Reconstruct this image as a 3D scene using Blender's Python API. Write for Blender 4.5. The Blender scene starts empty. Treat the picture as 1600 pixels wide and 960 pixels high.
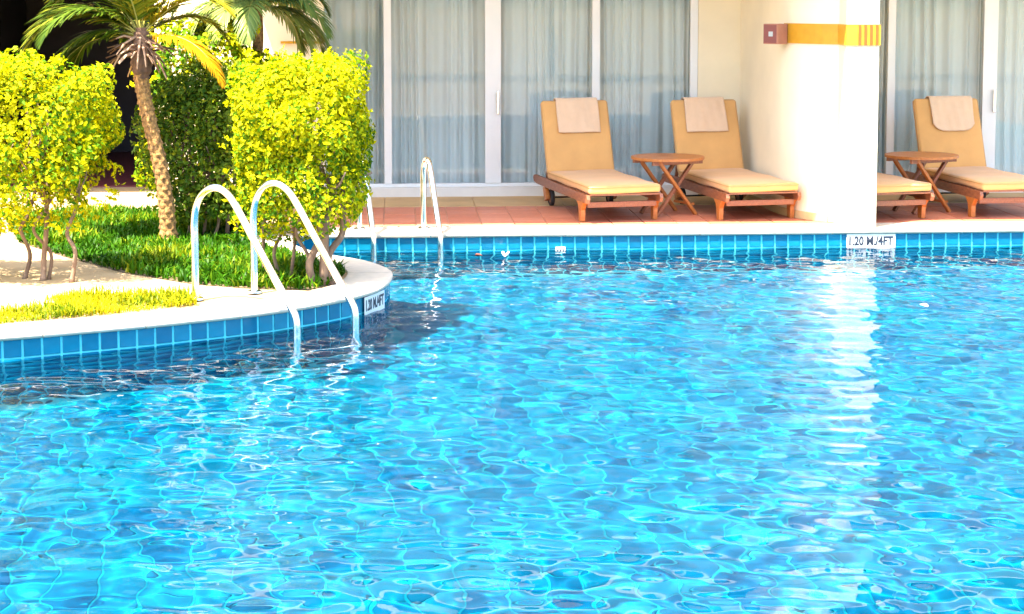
import bpy, bmesh, math, random
import numpy as np
from mathutils import Vector, Matrix
from mathutils.geometry import tessellate_polygon

random.seed(11)
RNG = np.random.default_rng(7)
R = math.radians
sc = bpy.context.scene
COL = sc.collection

# ------------------------------------------------------------------ camera
CAM_Z, F_PX, PITCH = 2.05, 2700.0, R(5.1)
YPP = F_PX * math.tan(PITCH)
cd = bpy.data.cameras.new('Camera')
cam = bpy.data.objects.new('Camera', cd)
COL.objects.link(cam)
cam.location = (0, 0, CAM_Z)
cam.rotation_euler = (math.pi / 2 - PITCH, 0, 0)
cd.sensor_width = 36
cd.lens = F_PX / 1600 * 36
cd.shift_y = (YPP - 480) / 1600
cd.clip_end = 2000
sc.camera = cam

# ------------------------------------------------------------------ sky, sun, exposure
SUN_EL, SUN_X, SUN_Y = R(67), -0.68, -0.733      # the sun stands high to the left, a little behind the camera
w = bpy.data.worlds.new('World')
sc.world = w
w.use_nodes = True
nt = w.node_tree
sky = nt.nodes.new('ShaderNodeTexSky')
sky.sky_type = 'NISHITA'
sky.sun_disc = False
sky.sun_elevation = SUN_EL
sky.air_density = 1.0
sky.dust_density = 2.5
sky.ozone_density = 1.0
nt.links.new(sky.outputs[0], nt.nodes['Background'].inputs[0])
nt.nodes['Background'].inputs[1].default_value = 0.15

sd = bpy.data.lights.new('Sun', 'SUN')
sun = bpy.data.objects.new('Sun', sd)
COL.objects.link(sun)
sd.energy = 4.8
sd.angle = R(0.53)
sd.color = (1.0, 0.90, 0.74)
sdir = Vector((SUN_X * math.cos(SUN_EL), SUN_Y * math.cos(SUN_EL), math.sin(SUN_EL)))
sun.rotation_euler = sdir.to_track_quat('Z', 'Y').to_euler()
sky.sun_rotation = math.atan2(sdir.x, sdir.y)
sd.cycles.is_caustics_light = True

sc.view_settings.view_transform = 'Standard'
sc.view_settings.look = 'None'
sc.view_settings.exposure = 2.65
sc.view_settings.gamma = 1.0
sc.cycles.use_denoising = True
sc.cycles.max_bounces = 10
sc.cycles.diffuse_bounces = 4
sc.cycles.glossy_bounces = 4
sc.cycles.transmission_bounces = 6
sc.cycles.transparent_max_bounces = 12
sc.cycles.caustics_reflective = False
sc.cycles.caustics_refractive = True
sc.cycles.blur_glossy = 0.5
sc.cycles.sample_clamp_indirect = 6.0

# ------------------------------------------------------------------ helpers
def at(px, py, z=0.0, Y=None):
    """world point seen at photo pixel (1600 x 960), on the height z or at the depth Y"""
    xr = (px - 800) / F_PX
    u = (YPP - py) / F_PX
    d = Vector((xr, math.cos(PITCH) + u * math.sin(PITCH), -math.sin(PITCH) + u * math.cos(PITCH)))
    t = (z - CAM_Z) / d.z if Y is None else Y / d.y
    return Vector((d.x * t, d.y * t, CAM_Z + d.z * t))


def tag(o, label=None, cat=None, group=None, kind=None):
    if label: o['label'] = label
    if cat: o['category'] = cat
    if group: o['group'] = group
    if kind: o['kind'] = kind
    return o


def empty(name, loc=(0, 0, 0), rz=0.0, label=None, cat=None, group=None):
    o = bpy.data.objects.new(name, None)
    o.empty_display_size = 0.1
    COL.objects.link(o)
    o.location = loc
    o.rotation_euler = (0, 0, rz)
    return tag(o, label, cat, group)


class MB:
    """collects shapes for one mesh object"""
    def __init__(s):
        s.v, s.f = [], []

    def add(s, vs, fs):
        b = len(s.v)
        s.v += [tuple(p) for p in vs]
        s.f += [tuple(i + b for i in f) for f in fs]
        return s

    def box(s, c, size, rz=0.0, rx=0.0, ry=0.0, ch=0.0):
        hx, hy, hz = size[0] / 2, size[1] / 2, size[2] / 2
        m = Matrix.Translation(Vector(c)) @ Matrix.Rotation(rz, 4, 'Z') @ Matrix.Rotation(ry, 4, 'Y') @ Matrix.Rotation(rx, 4, 'X')
        vs = [m @ Vector((x * hx, y * hy, z * hz)) for z in (-1, 1) for y in (-1, 1) for x in (-1, 1)]
        return s.add(vs, [(0, 2, 3, 1), (4, 5, 7, 6), (0, 1, 5, 4), (2, 6, 7, 3), (0, 4, 6, 2), (1, 3, 7, 5)])

    def bar(s, a, b, wd, th, up=(0, 0, 1)):
        a, b = Vector(a), Vector(b)
        d = (b - a).normalized()
        sd_ = d.cross(Vector(up)).normalized()
        n = sd_.cross(d)
        vs = [p + sd_ * (x * wd / 2) + n * (z * th / 2) for p in (a, b) for x, z in ((-1, -1), (1, -1), (1, 1), (-1, 1))]
        return s.add(vs, [(0, 1, 2, 3), (7, 6, 5, 4), (0, 4, 5, 1), (1, 5, 6, 2), (2, 6, 7, 3), (3, 7, 4, 0)])

    def tube(s, pts, rad, seg=8, caps=True):
        pts = [Vector(p) for p in pts]
        n = len(pts)
        if not hasattr(rad, '__len__'): rad = [rad] * n
        up = None
        vs, fs = [], []
        for i, p in enumerate(pts):
            d = (pts[min(i + 1, n - 1)] - pts[max(i - 1, 0)])
            if d.length < 1e-9: d = Vector((0, 0, 1))
            d.normalize()
            if up is None:
                up = Vector((1, 0, 0)) if abs(d.x) < 0.9 else Vector((0, 1, 0))
            a = (up - d * up.dot(d)).normalized()
            b = d.cross(a)
            up = a
            for k in range(seg):
                t = 2 * math.pi * k / seg
                vs.append(p + (a * math.cos(t) + b * math.sin(t)) * rad[i])
        for i in range(n - 1):
            for k in range(seg):
                k2 = (k + 1) % seg
                fs.append((i * seg + k, i * seg + k2, (i + 1) * seg + k2, (i + 1) * seg + k))
        if caps:
            fs.append(tuple(range(seg - 1, -1, -1)))
            fs.append(tuple((n - 1) * seg + k for k in range(seg)))
        return s.add(vs, fs)

    def prism(s, poly, z0, z1):
        n = len(poly)
        vs = [(p[0], p[1], z0) for p in poly] + [(p[0], p[1], z1) for p in poly]
        fs = [tuple(range(n - 1, -1, -1)), tuple(range(n, 2 * n))]
        fs += [(i, (i + 1) % n, n + (i + 1) % n, n + i) for i in range(n)]
        return s.add(vs, fs)

    def build(s, name, mat, parent=None, smooth=False, bevel=0.0, seg=2, sub=0):
        me = bpy.data.meshes.new(name)
        me.from_pydata(s.v, [], s.f)
        me.validate()
        me.materials.append(mat)
        o = bpy.data.objects.new(name, me)
        COL.objects.link(o)
        if parent: o.parent = parent
        if smooth:
            me.polygons.foreach_set('use_smooth', [True] * len(me.polygons))
        if bevel:
            bm = bmesh.new(); bm.from_mesh(me)
            bmesh.ops.recalc_face_normals(bm, faces=bm.faces)
            bmesh.ops.bevel(bm, geom=[e for e in bm.edges if len(e.link_faces) == 2 and e.calc_face_angle(0) > 0.5],
                            offset=bevel, segments=seg, affect='EDGES', profile=0.6)
            bm.to_mesh(me); bm.free()
        if sub:
            md = o.modifiers.new('Subdivision', 'SUBSURF'); md.levels = sub; md.render_levels = sub
        return o


def fast_mesh(name, V, Fc, mat, parent=None, smooth=False, tint=None):
    """V (n,3), Fc (m,k) numpy"""
    me = bpy.data.meshes.new(name)
    n, m, k = len(V), len(Fc), Fc.shape[1]
    me.vertices.add(n); me.vertices.foreach_set('co', V.astype(np.float32).ravel())
    me.loops.add(m * k); me.loops.foreach_set('vertex_index', Fc.astype(np.int32).ravel())
    me.polygons.add(m)
    me.polygons.foreach_set('loop_start', np.arange(0, m * k, k, dtype=np.int32))
    me.polygons.foreach_set('loop_total', np.full(m, k, dtype=np.int32))
    if smooth: me.polygons.foreach_set('use_smooth', np.ones(m, dtype=bool))
    me.update(calc_edges=True)
    if tint is not None:
        a = me.attributes.new('tint', 'FLOAT', 'POINT')
        a.data.foreach_set('value', tint.astype(np.float32))
    me.materials.append(mat)
    o = bpy.data.objects.new(name, me)
    COL.objects.link(o)
    if parent: o.parent = parent
    return o


def copy_tree(o, parent=None):
    c = o.copy(); COL.objects.link(c)
    c.parent = parent
    for ch in list(o.children): copy_tree(ch, c)
    return c


def spline(pts, step=0.05, closed=False):
    pts = [Vector((*p, 0)[:3]) if len(p) == 2 else Vector(p) for p in pts]
    n = len(pts); out = []
    for i in range(n if closed else n - 1):
        p0 = pts[(i - 1) % n] if closed or i > 0 else pts[0] * 2 - pts[1]
        p1, p2 = pts[i], pts[(i + 1) % n]
        p3 = pts[(i + 2) % n] if closed or i < n - 2 else pts[-1] * 2 - pts[-2]
        k = max(2, int((p2 - p1).length / step))
        for j in range(k):
            t = j / k
            out.append(0.5 * ((2 * p1) + (p2 - p0) * t + (2 * p0 - 5 * p1 + 4 * p2 - p3) * t * t + (3 * p1 - p0 - 3 * p2 + p3) * t ** 3))
    if not closed: out.append(pts[-1])
    return out


def resample(path, step):
    L = [0]
    for a, b in zip(path, path[1:]): L.append(L[-1] + (b - a).length)
    n = int(L[-1] / step); out = []; j = 0
    for i in range(n + 1):
        t = i * step
        while j < len(L) - 2 and L[j + 1] < t: j += 1
        f = (t - L[j]) / max(1e-9, L[j + 1] - L[j])
        out.append(path[j].lerp(path[j + 1], f))
    return out

# ------------------------------------------------------------------ materials
def mat(name, col, rough=0.6, var=0.12, scale=6.0, bump=0.0, bscale=60.0, metal=0.0, spec=0.5, col2=None, detail=4.0, stretch=(1, 1, 1), coat=0.0, sheen=0.0):
    m = bpy.data.materials.new(name); m.use_nodes = True
    nt = m.node_tree; b = nt.nodes['Principled BSDF']; L = nt.links
    tc = nt.nodes.new('ShaderNodeTexCoord'); mp = nt.nodes.new('ShaderNodeMapping')
    mp.inputs['Scale'].default_value = stretch
    L.new(tc.outputs['Object'], mp.inputs[0])
    n = nt.nodes.new('ShaderNodeTexNoise'); n.inputs['Scale'].default_value = scale; n.inputs['Detail'].default_value = detail
    L.new(mp.outputs[0], n.inputs['Vector'])
    cr = nt.nodes.new('ShaderNodeValToRGB')
    c2 = col2 or tuple(min(1, c * (1 + var)) for c in col)
    c1 = tuple(c * (1 - var) for c in col) if col2 is None else col
    cr.color_ramp.elements[0].position = 0.3; cr.color_ramp.elements[1].position = 0.7
    cr.color_ramp.elements[0].color = (*c1, 1); cr.color_ramp.elements[1].color = (*c2, 1)
    L.new(n.outputs['Fac'], cr.inputs[0])
    L.new(cr.outputs[0], b.inputs['Base Color'])
    b.inputs['Roughness'].default_value = rough
    b.inputs['Metallic'].default_value = metal
    b.inputs['Specular IOR Level'].default_value = spec
    b.inputs['Coat Weight'].default_value = coat
    b.inputs['Sheen Weight'].default_value = sheen
    if bump:
        n2 = nt.nodes.new('ShaderNodeTexNoise'); n2.inputs['Scale'].default_value = bscale; n2.inputs['Detail'].default_value = 6
        L.new(mp.outputs[0], n2.inputs['Vector'])
        bp = nt.nodes.new('ShaderNodeBump'); bp.inputs['Strength'].default_value = bump; bp.inputs['Distance'].default_value = 0.01
        L.new(n2.outputs['Fac'], bp.inputs['Height']); L.new(bp.outputs[0], b.inputs['Normal'])
    return m


def tile_mat(name, c1, c2, rough, spec=0.5):
    """a glazed tile: every tile object takes its own tone"""
    m = mat(name, c1, rough, 0.08, 30.0, spec=spec)
    nt = m.node_tree; b = nt.nodes['Principled BSDF']; L = nt.links
    oi = nt.nodes.new('ShaderNodeObjectInfo')
    mx = nt.nodes.new('ShaderNodeMix'); mx.data_type = 'RGBA'
    mx.inputs[6].default_value = (*c1, 1); mx.inputs[7].default_value = (*c2, 1)
    L.new(oi.outputs['Random'], mx.inputs[0])
    ml = nt.nodes.new('ShaderNodeMix'); ml.data_type = 'RGBA'; ml.blend_type = 'MULTIPLY'; ml.inputs[0].default_value = 1
    n = nt.nodes.new('ShaderNodeTexNoise'); n.inputs['Scale'].default_value = 14
    tc = nt.nodes.new('ShaderNodeTexCoord'); L.new(tc.outputs['Object'], n.inputs['Vector'])
    rp = nt.nodes.new('ShaderNodeMapRange'); rp.inputs[3].default_value = 0.8; rp.inputs[4].default_value = 1.15
    L.new(n.outputs['Fac'], rp.inputs[0])
    L.new(mx.outputs[2], ml.inputs[6]); L.new(rp.outputs[0], ml.inputs[7])
    L.new(ml.outputs[2], b.inputs['Base Color'])
    return m


def tint_tile_mat(name, c1, c2, rough):
    m = bpy.data.materials.new(name); m.use_nodes = True
    nt = m.node_tree; b = nt.nodes['Principled BSDF']; L = nt.links
    a = nt.nodes.new('ShaderNodeAttribute'); a.attribute_name = 'tint'
    mx = nt.nodes.new('ShaderNodeMix'); mx.data_type = 'RGBA'
    mx.inputs[6].default_value = (*c1, 1); mx.inputs[7].default_value = (*c2, 1)
    L.new(a.outputs['Fac'], mx.inputs[0]); L.new(mx.outputs[2], b.inputs['Base Color'])
    b.inputs['Roughness'].default_value = rough
    b.inputs['Specular IOR Level'].default_value = 0.04      # glaze under water hardly mirrors
    return m


def leaf_mat(name, stops, trans=0.35, rough=0.45):
    m = bpy.data.materials.new(name); m.use_nodes = True
    nt = m.node_tree; b = nt.nodes['Principled BSDF']; L = nt.links
    a = nt.nodes.new('ShaderNodeAttribute'); a.attribute_name = 'tint'
    cr = nt.nodes.new('ShaderNodeValToRGB')
    e = cr.color_ramp.elements
    while len(e) < len(stops): e.new(0.5)
    for el, (p, c) in zip(e, stops): el.position = p; el.color = (*c, 1)
    L.new(a.outputs['Fac'], cr.inputs[0]); L.new(cr.outputs[0], b.inputs['Base Color'])
    b.inputs['Roughness'].default_value = rough
    b.inputs['Specular IOR Level'].default_value = 0.12
    tr = nt.nodes.new('ShaderNodeBsdfTranslucent'); L.new(cr.outputs[0], tr.inputs[0])
    ms = nt.nodes.new('ShaderNodeMixShader'); ms.inputs[0].default_value = trans
    L.new(b.outputs[0], ms.inputs[1]); L.new(tr.outputs[0], ms.inputs[2])
    L.new(ms.outputs[0], nt.nodes['Material Output'].inputs[0])
    return m


def wood_mat(name, c1, c2, rough=0.45, st=(1, 1, 1), coat=0.15):
    m = mat(name, c1, rough, col2=c2, scale=14, stretch=st, detail=8, bump=0.12, bscale=40, coat=coat)
    return m


MT = {}
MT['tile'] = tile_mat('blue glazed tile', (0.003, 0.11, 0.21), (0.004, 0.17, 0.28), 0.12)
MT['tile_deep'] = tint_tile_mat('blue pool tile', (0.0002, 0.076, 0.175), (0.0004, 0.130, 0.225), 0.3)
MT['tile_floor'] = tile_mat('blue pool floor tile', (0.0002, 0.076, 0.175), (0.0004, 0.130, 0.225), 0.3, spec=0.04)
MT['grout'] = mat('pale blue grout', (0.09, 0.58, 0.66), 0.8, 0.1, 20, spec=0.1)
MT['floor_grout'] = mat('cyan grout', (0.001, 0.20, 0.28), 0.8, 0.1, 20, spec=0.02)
MT['coping'] = tile_mat('cream coping stone', (0.50, 0.43, 0.33), (0.57, 0.50, 0.40), 0.6)
MT['ground'] = mat('sandy paving', (0.34, 0.225, 0.105), 0.85, scale=3, col2=(0.46, 0.33, 0.18), bump=0.2, bscale=120)
MT['soil'] = mat('dark soil', (0.10, 0.065, 0.035), 0.95, scale=8, col2=(0.17, 0.12, 0.06), bump=0.4, bscale=50)
MT['terra'] = tile_mat('terracotta tile', (0.47, 0.14, 0.07), (0.57, 0.20, 0.11), 0.5)
MT['terra_grout'] = mat('pale grout', (0.55, 0.34, 0.24), 0.9, 0.1, 20)
MT['beige'] = mat('beige border stone', (0.55, 0.36, 0.17), 0.7, 0.1, 4)
MT['wall'] = mat('cream white render', (0.86, 0.75, 0.54), 0.85, 0.04, 2.5, bump=0.05, bscale=120)
MT['white'] = mat('white painted metal', (0.80, 0.80, 0.78), 0.4, 0.02, 4)
MT['sill'] = mat('pale sill stone', (0.74, 0.70, 0.64), 0.5, 0.04, 8)
MT['base'] = mat('ochre skirting', (0.62, 0.44, 0.20), 0.7, 0.08, 9)
MT['gold'] = mat('ochre gold band', (0.62, 0.30, 0.015), 0.5, 0.08, 12)
MT['gold2'] = mat('brown gold band', (0.30, 0.085, 0.006), 0.5, 0.08, 12)
MT['pinkbox'] = mat('dusty pink plaster', (0.42, 0.18, 0.11), 0.7, 0.06, 12)
MT['redbox'] = mat('dull red face', (0.22, 0.06, 0.05), 0.6, 0.08, 12)
MT['grey'] = mat('grey print', (0.45, 0.47, 0.45), 0.6, 0.08, 30)
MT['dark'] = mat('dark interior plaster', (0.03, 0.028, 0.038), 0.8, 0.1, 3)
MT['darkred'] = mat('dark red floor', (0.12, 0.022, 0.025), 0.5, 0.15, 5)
MT['room'] = mat('dim room', (0.22, 0.25, 0.24), 0.9, 0.1, 2)
MT['teak'] = wood_mat('teak', (0.17, 0.05, 0.022), (0.30, 0.11, 0.045), st=(6, 1, 6))
MT['teak_top'] = wood_mat('warm teak', (0.34, 0.10, 0.018), (0.46, 0.16, 0.03), st=(1, 6, 6))
MT['cushion'] = mat('tan cushion canvas', (0.62, 0.33, 0.11), 0.9, 0.07, 5, bump=0.35, bscale=16, sheen=0.2)
MT['piping'] = mat('tan piping', (0.50, 0.29, 0.11), 0.9, 0.05, 9)
MT['towel'] = mat('pale towel', (0.70, 0.48, 0.31), 0.98, 0.04, 10, bump=0.35, bscale=220, sheen=0.4)
MT['rubber'] = mat('black rubber', (0.015, 0.015, 0.016), 0.7, 0.2, 8)
MT['steel'] = mat('polished steel', (0.80, 0.79, 0.76), 0.16, 0.03, 10, metal=1.0)
MT['plate'] = mat('white enamel plate', (0.62, 0.62, 0.60), 0.35, 0.03, 9)
MT['ink'] = mat('dark blue lettering', (0.012, 0.018, 0.035), 0.6, 0.2, 20)
MT['bark'] = mat('brown bark', (0.11, 0.065, 0.038), 0.9, scale=12, col2=(0.26, 0.17, 0.11), bump=0.5, bscale=30, stretch=(1, 1, 0.35))
MT['palmbark'] = mat('palm bark', (0.09, 0.045, 0.018), 0.9, scale=38, col2=(0.46, 0.25, 0.075), bump=0.9, bscale=45)
MT['fibre'] = mat('dark palm fibre', (0.07, 0.04, 0.025), 0.95, scale=25, col2=(0.18, 0.10, 0.06), bump=0.6, bscale=70, stretch=(1, 1, 0.3))
MT['stub'] = mat('dry petiole', (0.36, 0.20, 0.11), 0.8, scale=9, col2=(0.58, 0.39, 0.24))
MT['rock'] = mat('grey pink rock', (0.38, 0.30, 0.26), 0.9, 0.2, 8, bump=0.5, bscale=25)
MT['rachis'] = mat('yellow green leaf stalk', (0.32, 0.30, 0.06), 0.5, 0.1, 9)
MT['petal'] = mat('white petal', (0.82, 0.80, 0.76), 0.6, 0.03, 9)
MT['deadleaf'] = mat('brown dead leaf', (0.20, 0.05, 0.03), 0.7, 0.2, 20)
MT['plastic'] = mat('white plastic', (0.78, 0.78, 0.74), 0.4, 0.03, 9)
MT['hedge'] = leaf_mat('golden hedge leaf', [(0.0, (0.035, 0.12, 0.003)), (0.35, (0.11, 0.23, 0.003)), (0.58, (0.40, 0.42, 0.0015)), (1.0, (0.60, 0.55, 0.001))], 0.35, 0.6)
MT['shade_hedge'] = leaf_mat('shade-darkened hedge leaf', [(0.0, (0.03, 0.085, 0.006)), (0.6, (0.13, 0.20, 0.010)), (1.0, (0.36, 0.34, 0.015))], 0.3)  # leaf colour darkened to stand in for the shade on this hedge
MT['frond'] = leaf_mat('palm leaf', [(0.0, (0.012, 0.040, 0.004)), (0.5, (0.075, 0.125, 0.006)), (1.0, (0.45, 0.34, 0.02))], 0.25, 0.5)
MT['frond_sunlit'] = leaf_mat('sunlit gold palm leaf', [(0.0, (0.34, 0.21, 0.004)), (1.0, (0.46, 0.21, 0.006))], 0.35, 0.4)  # gold colour stands in for sunlight on the right-hand frond
MT['frond_pale'] = leaf_mat('pale palm leaf', [(0.0, (0.05, 0.16, 0.05)), (1.0, (0.30, 0.34, 0.07))], 0.3, 0.3)
MT['cover'] = leaf_mat('ground cover leaf', [(0.0, (0.009, 0.050, 0.001)), (0.6, (0.040, 0.130, 0.002)), (1.0, (0.24, 0.26, 0.006))], 0.3)
MT['grass'] = leaf_mat('dry yellow grass', [(0.0, (0.08, 0.14, 0.003)), (0.45, (0.34, 0.33, 0.004)), (1.0, (0.60, 0.50, 0.012))], 0.35)
MT['tree'] = leaf_mat('tree leaf', [(0.0, (0.03, 0.08, 0.015)), (1.0, (0.10, 0.17, 0.03))], 0.3)

# water: clear, refracting
m = bpy.data.materials.new('pool water'); m.use_nodes = True
nt = m.node_tree; nt.nodes.remove(nt.nodes['Principled BSDF'])
fr = nt.nodes.new('ShaderNodeFresnel'); fr.inputs[0].default_value = 1.333
mu = nt.nodes.new('ShaderNodeMath'); mu.operation = 'MULTIPLY'; mu.inputs[1].default_value = 0.60
rf = nt.nodes.new('ShaderNodeBsdfRefraction'); rf.inputs['IOR'].default_value = 1.333; rf.inputs['Roughness'].default_value = 0.0
rf.inputs[0].default_value = (1, 1, 1, 1)
gl = nt.nodes.new('ShaderNodeBsdfGlossy'); gl.inputs['Roughness'].default_value = 0.0; gl.inputs[0].default_value = (1, 1, 1, 1)
ms = nt.nodes.new('ShaderNodeMixShader')
nt.links.new(fr.outputs[0], mu.inputs[0]); nt.links.new(mu.outputs[0], ms.inputs[0])
nt.links.new(rf.outputs[0], ms.inputs[1]); nt.links.new(gl.outputs[0], ms.inputs[2])
nt.links.new(ms.outputs[0], nt.nodes['Material Output'].inputs[0])
MT['water'] = m
# door glass: thin pane, mostly clear, some mirror
m = bpy.data.materials.new('door glass'); m.use_nodes = True
nt = m.node_tree; nt.nodes.remove(nt.nodes['Principled BSDF'])
fr = nt.nodes.new('ShaderNodeFresnel'); fr.inputs[0].default_value = 1.30
tr = nt.nodes.new('ShaderNodeBsdfTransparent'); tr.inputs[0].default_value = (0.955, 0.985, 0.98, 1)
gl = nt.nodes.new('ShaderNodeBsdfGlossy'); gl.inputs['Roughness'].default_value = 0.02
ms = nt.nodes.new('ShaderNodeMixShader')
nt.links.new(fr.outputs[0], ms.inputs[0]); nt.links.new(tr.outputs[0], ms.inputs[1]); nt.links.new(gl.outputs[0], ms.inputs[2])
nt.links.new(ms.outputs[0], nt.nodes['Material Output'].inputs[0])
MT['glass'] = m
# sheer curtain
m = bpy.data.materials.new('sheer curtain'); m.use_nodes = True
nt = m.node_tree; b = nt.nodes['Principled BSDF']
b.inputs['Base Color'].default_value = (0.93, 0.95, 0.93, 1); b.inputs['Roughness'].default_value = 0.9
tl = nt.nodes.new('ShaderNodeBsdfTranslucent'); tl.inputs[0].default_value = (0.93, 0.95, 0.93, 1)
tp = nt.nodes.new('ShaderNodeBsdfTransparent')
m1 = nt.nodes.new('ShaderNodeMixShader'); m1.inputs[0].default_value = 0.2
m2 = nt.nodes.new('ShaderNodeMixShader'); m2.inputs[0].default_value = 0.1
nt.links.new(b.outputs[0], m1.inputs[1]); nt.links.new(tl.outputs[0], m1.inputs[2])
nt.links.new(m1.outputs[0], m2.inputs[1]); nt.links.new(tp.outputs[0], m2.inputs[2])
nt.links.new(m2.outputs[0], nt.nodes['Material Output'].inputs[0])
MT['sheer'] = m

# ------------------------------------------------------------------ layout of the place
WATER_Z, FLOOR_Z = -0.17, -1.37
BA = R(3.8)
BO = Vector((-0.34, 15.175, 0))
BU = Vector((math.cos(BA), math.sin(BA), 0))
BN = Vector((-math.sin(BA), math.cos(BA), 0))
def bl(a, b, z=0.0):                      # building frame: a along the far pool edge, b away from the pool
    return BO + BU * a + BN * b + Vector((0, 0, z))
FAC = 2.84                                # distance of the glass front from the pool edge
def a_at(px, b):                          # a of the line of sight through photo column px at depth b
    lo, hi = -9.0, 12.0
    for _ in range(50):
        mid = (lo + hi) / 2
        p = bl(mid, b)
        d = p.y * math.cos(PITCH) + CAM_Z * math.sin(PITCH) * 0.5
        if 800 + F_PX * p.x / d < px: lo = mid
        else: hi = mid
    return mid

bank_front = [(-8.6, 9.42), (-7.5, 9.5), (-5.5, 9.72), (-4.2, 10.07), (-3.16, 10.50), (-2.806, 10.675), (-2.45, 10.86), (-2.09, 11.08),
              (-1.65, 11.38), (-1.26, 11.78), (-1.03, 12.15), (-0.945, 12.48), (-0.925, 12.80), (-0.955, 13.08), (-1.07, 13.35),
              (-1.20, 13.56), (-1.36, 13.72), (-1.62, 14.0), (-1.85, 14.45), (-1.95, 15.05)]
bank = spline(bank_front, 0.04)
far_l = bl(-1.62, 0); far_r = bl(10.2, 0)
bank[-1] = far_l.copy()
pool_poly = [Vector((-8.6, 5.3, 0)), Vector((9.8, 5.3, 0)), far_r, far_l] + bank[::-1][1:]

def poly_sheet(name, outer, hole, z, mtl, **kw):
    loops = [[Vector((p[0], p[1], 0)) for p in outer]] + ([[Vector((p[0], p[1], 0)) for p in hole]] if hole else [])
    tris = tessellate_polygon(loops)
    flat = [p for l in loops for p in l]
    mb = MB(); mb.v = [(p.x, p.y, z) for p in flat]
    for t in tris:
        a, b_, c = (flat[i] for i in t)
        mb.f.append(tuple(t) if (b_ - a).cross(c - a).z > 0 else tuple(reversed(t)))
    o = mb.build(name, mtl)
    return o

# ground with the pool cut out of it
ground = poly_sheet('ground', [(-400, -400), (400, -400), (400, 400), (-400, 400)], pool_poly, -0.012, MT['ground'])
tag(ground, 'sandy beige paving around the pool', kind='structure')

# pool basin: walls and floor
mb = MB()
pp = pool_poly
n = len(pp)
for i in range(n):
    a, b_ = pp[i], pp[(i + 1) % n]
    mb.add([(a.x, a.y, FLOOR_Z), (b_.x, b_.y, FLOOR_Z), (b_.x, b_.y, -0.03), (a.x, a.y, -0.03)], [(3, 2, 1, 0)])
pool_wall = tag(mb.build('pool_wall', MT['grout']), 'blue tiled wall of the swimming pool', kind='structure')
pool_floor = tag(poly_sheet('pool_floor', pool_poly, None, FLOOR_Z, MT['floor_grout']), 'blue tiled floor under the pool water', kind='structure')

def tile_mesh(name, wx, wy, th, ch, mtl):
    """a thin tile in xy with chamfered top edge, top at z = th"""
    hx, hy = wx / 2, wy / 2
    vs = [(x * hx, y * hy, 0) for x, y in ((-1, -1), (1, -1), (1, 1), (-1, 1))]
    vs += [(x * hx, y * hy, th - ch) for x, y in ((-1, -1), (1, -1), (1, 1), (-1, 1))]
    vs += [(x * (hx - ch), y * (hy - ch), th) for x, y in ((-1, -1), (1, -1), (1, 1), (-1, 1))]
    fs = [(8, 9, 10, 11)] + [(i, (i + 1) % 4, 4 + (i + 1) % 4, 4 + i) for i in range(4)] + [(4 + i, 4 + (i + 1) % 4, 8 + (i + 1) % 4, 8 + i) for i in range(4)]
    me = bpy.data.meshes.new(name); me.from_pydata(vs, [], fs); me.materials.append(mtl)
    return me

# wall tiles: the row above the water one by one, the rows below as one part
PITCH_T = 0.12
wt = tile_mesh('wall_tile', 0.104, 0.110, 0.007, 0.0025, MT['tile'])
deepV, deepF, deepT = [], [], []
base = np.array([v.co[:] for v in wt.vertices]); bf = np.array([list(p.vertices) for p in wt.polygons])
def wall_tiles(path):
    pts = resample(path, PITCH_T)
    for a, b_ in zip(pts, pts[1:]):
        c = (a + b_) / 2
        t = (b_ - a).normalized()
        nrm = Vector((t.y, -t.x, 0))                       # towards the water
        rot = Matrix((t, Vector((0, 0, 1)), nrm)).transposed().to_4x4()
        if nrm.z != 0: pass
        o = bpy.data.objects.new('wall_tile', wt); COL.objects.link(o); o.parent = pool_wall
        j = RNG.uniform(-1, 1, 3)
        o.matrix_basis = Matrix.Translation(c + nrm * (0.001 + 0.0008 * j[0]) + Vector((0, 0, -0.097))) @ rot @ Matrix.Rotation(R(0.35 * j[1]), 4, 'Z') @ Matrix.Rotation(R(0.5 * j[2]), 4, 'Y')
        for k in range(1, 10):
            mtx = Matrix.Translation(c + nrm * 0.001 + Vector((0, 0, -0.097 - 0.123 * k))) @ rot
            arr = np.array(mtx)
            V = base @ arr[:3, :3].T + arr[:3, 3]
            deepF.append(bf + len(deepV) * len(base)); deepV.append(V); deepT.append(np.full(len(base), RNG.uniform(0, 1)))
far_path = [bl(-1.62 + 0.02 * i, 0) for i in range(375)]
wall_tiles(far_path)
vis = [p for p in bank if -3.6 < p.x and p.y < 13.75]
wall_tiles(vis)
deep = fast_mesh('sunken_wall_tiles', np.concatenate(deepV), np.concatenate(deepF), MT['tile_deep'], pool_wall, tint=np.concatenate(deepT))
deep['kind'] = 'stuff'

# floor tiles
FT = 0.2
ft = tile_mesh('floor_tile', 0.187, 0.187, 0.008, 0.003, MT['tile_floor'])
baseF = np.array([v.co[:] for v in ft.vertices])
cells = []
def inside(x, y):
    c = False
    for i in range(n):
        a, b_ = pp[i], pp[(i + 1) % n]
        if (a.y > y) != (b_.y > y) and x < (b_.x - a.x) * (y - a.y) / (b_.y - a.y) + a.x: c = not c
    return c
fa = R(9)
for i in range(-60, 60):
    for j in range(-40, 45):
        x = FT * (i * math.cos(fa) - j * math.sin(fa)); y = 10.5 + FT * (i * math.sin(fa) + j * math.cos(fa))
        if -4.6 < x < 5.6 and 5.4 < y < 15.5 and inside(x, y): cells.append((x, y))
cells.sort(key=lambda c: (abs(c[0]) / max(0.1, (c[1] - 1.0)) > 0.33, abs(c[1] - 7.4) > 0.9, c[1]))
dv, df, dt = [], [], []
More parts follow.
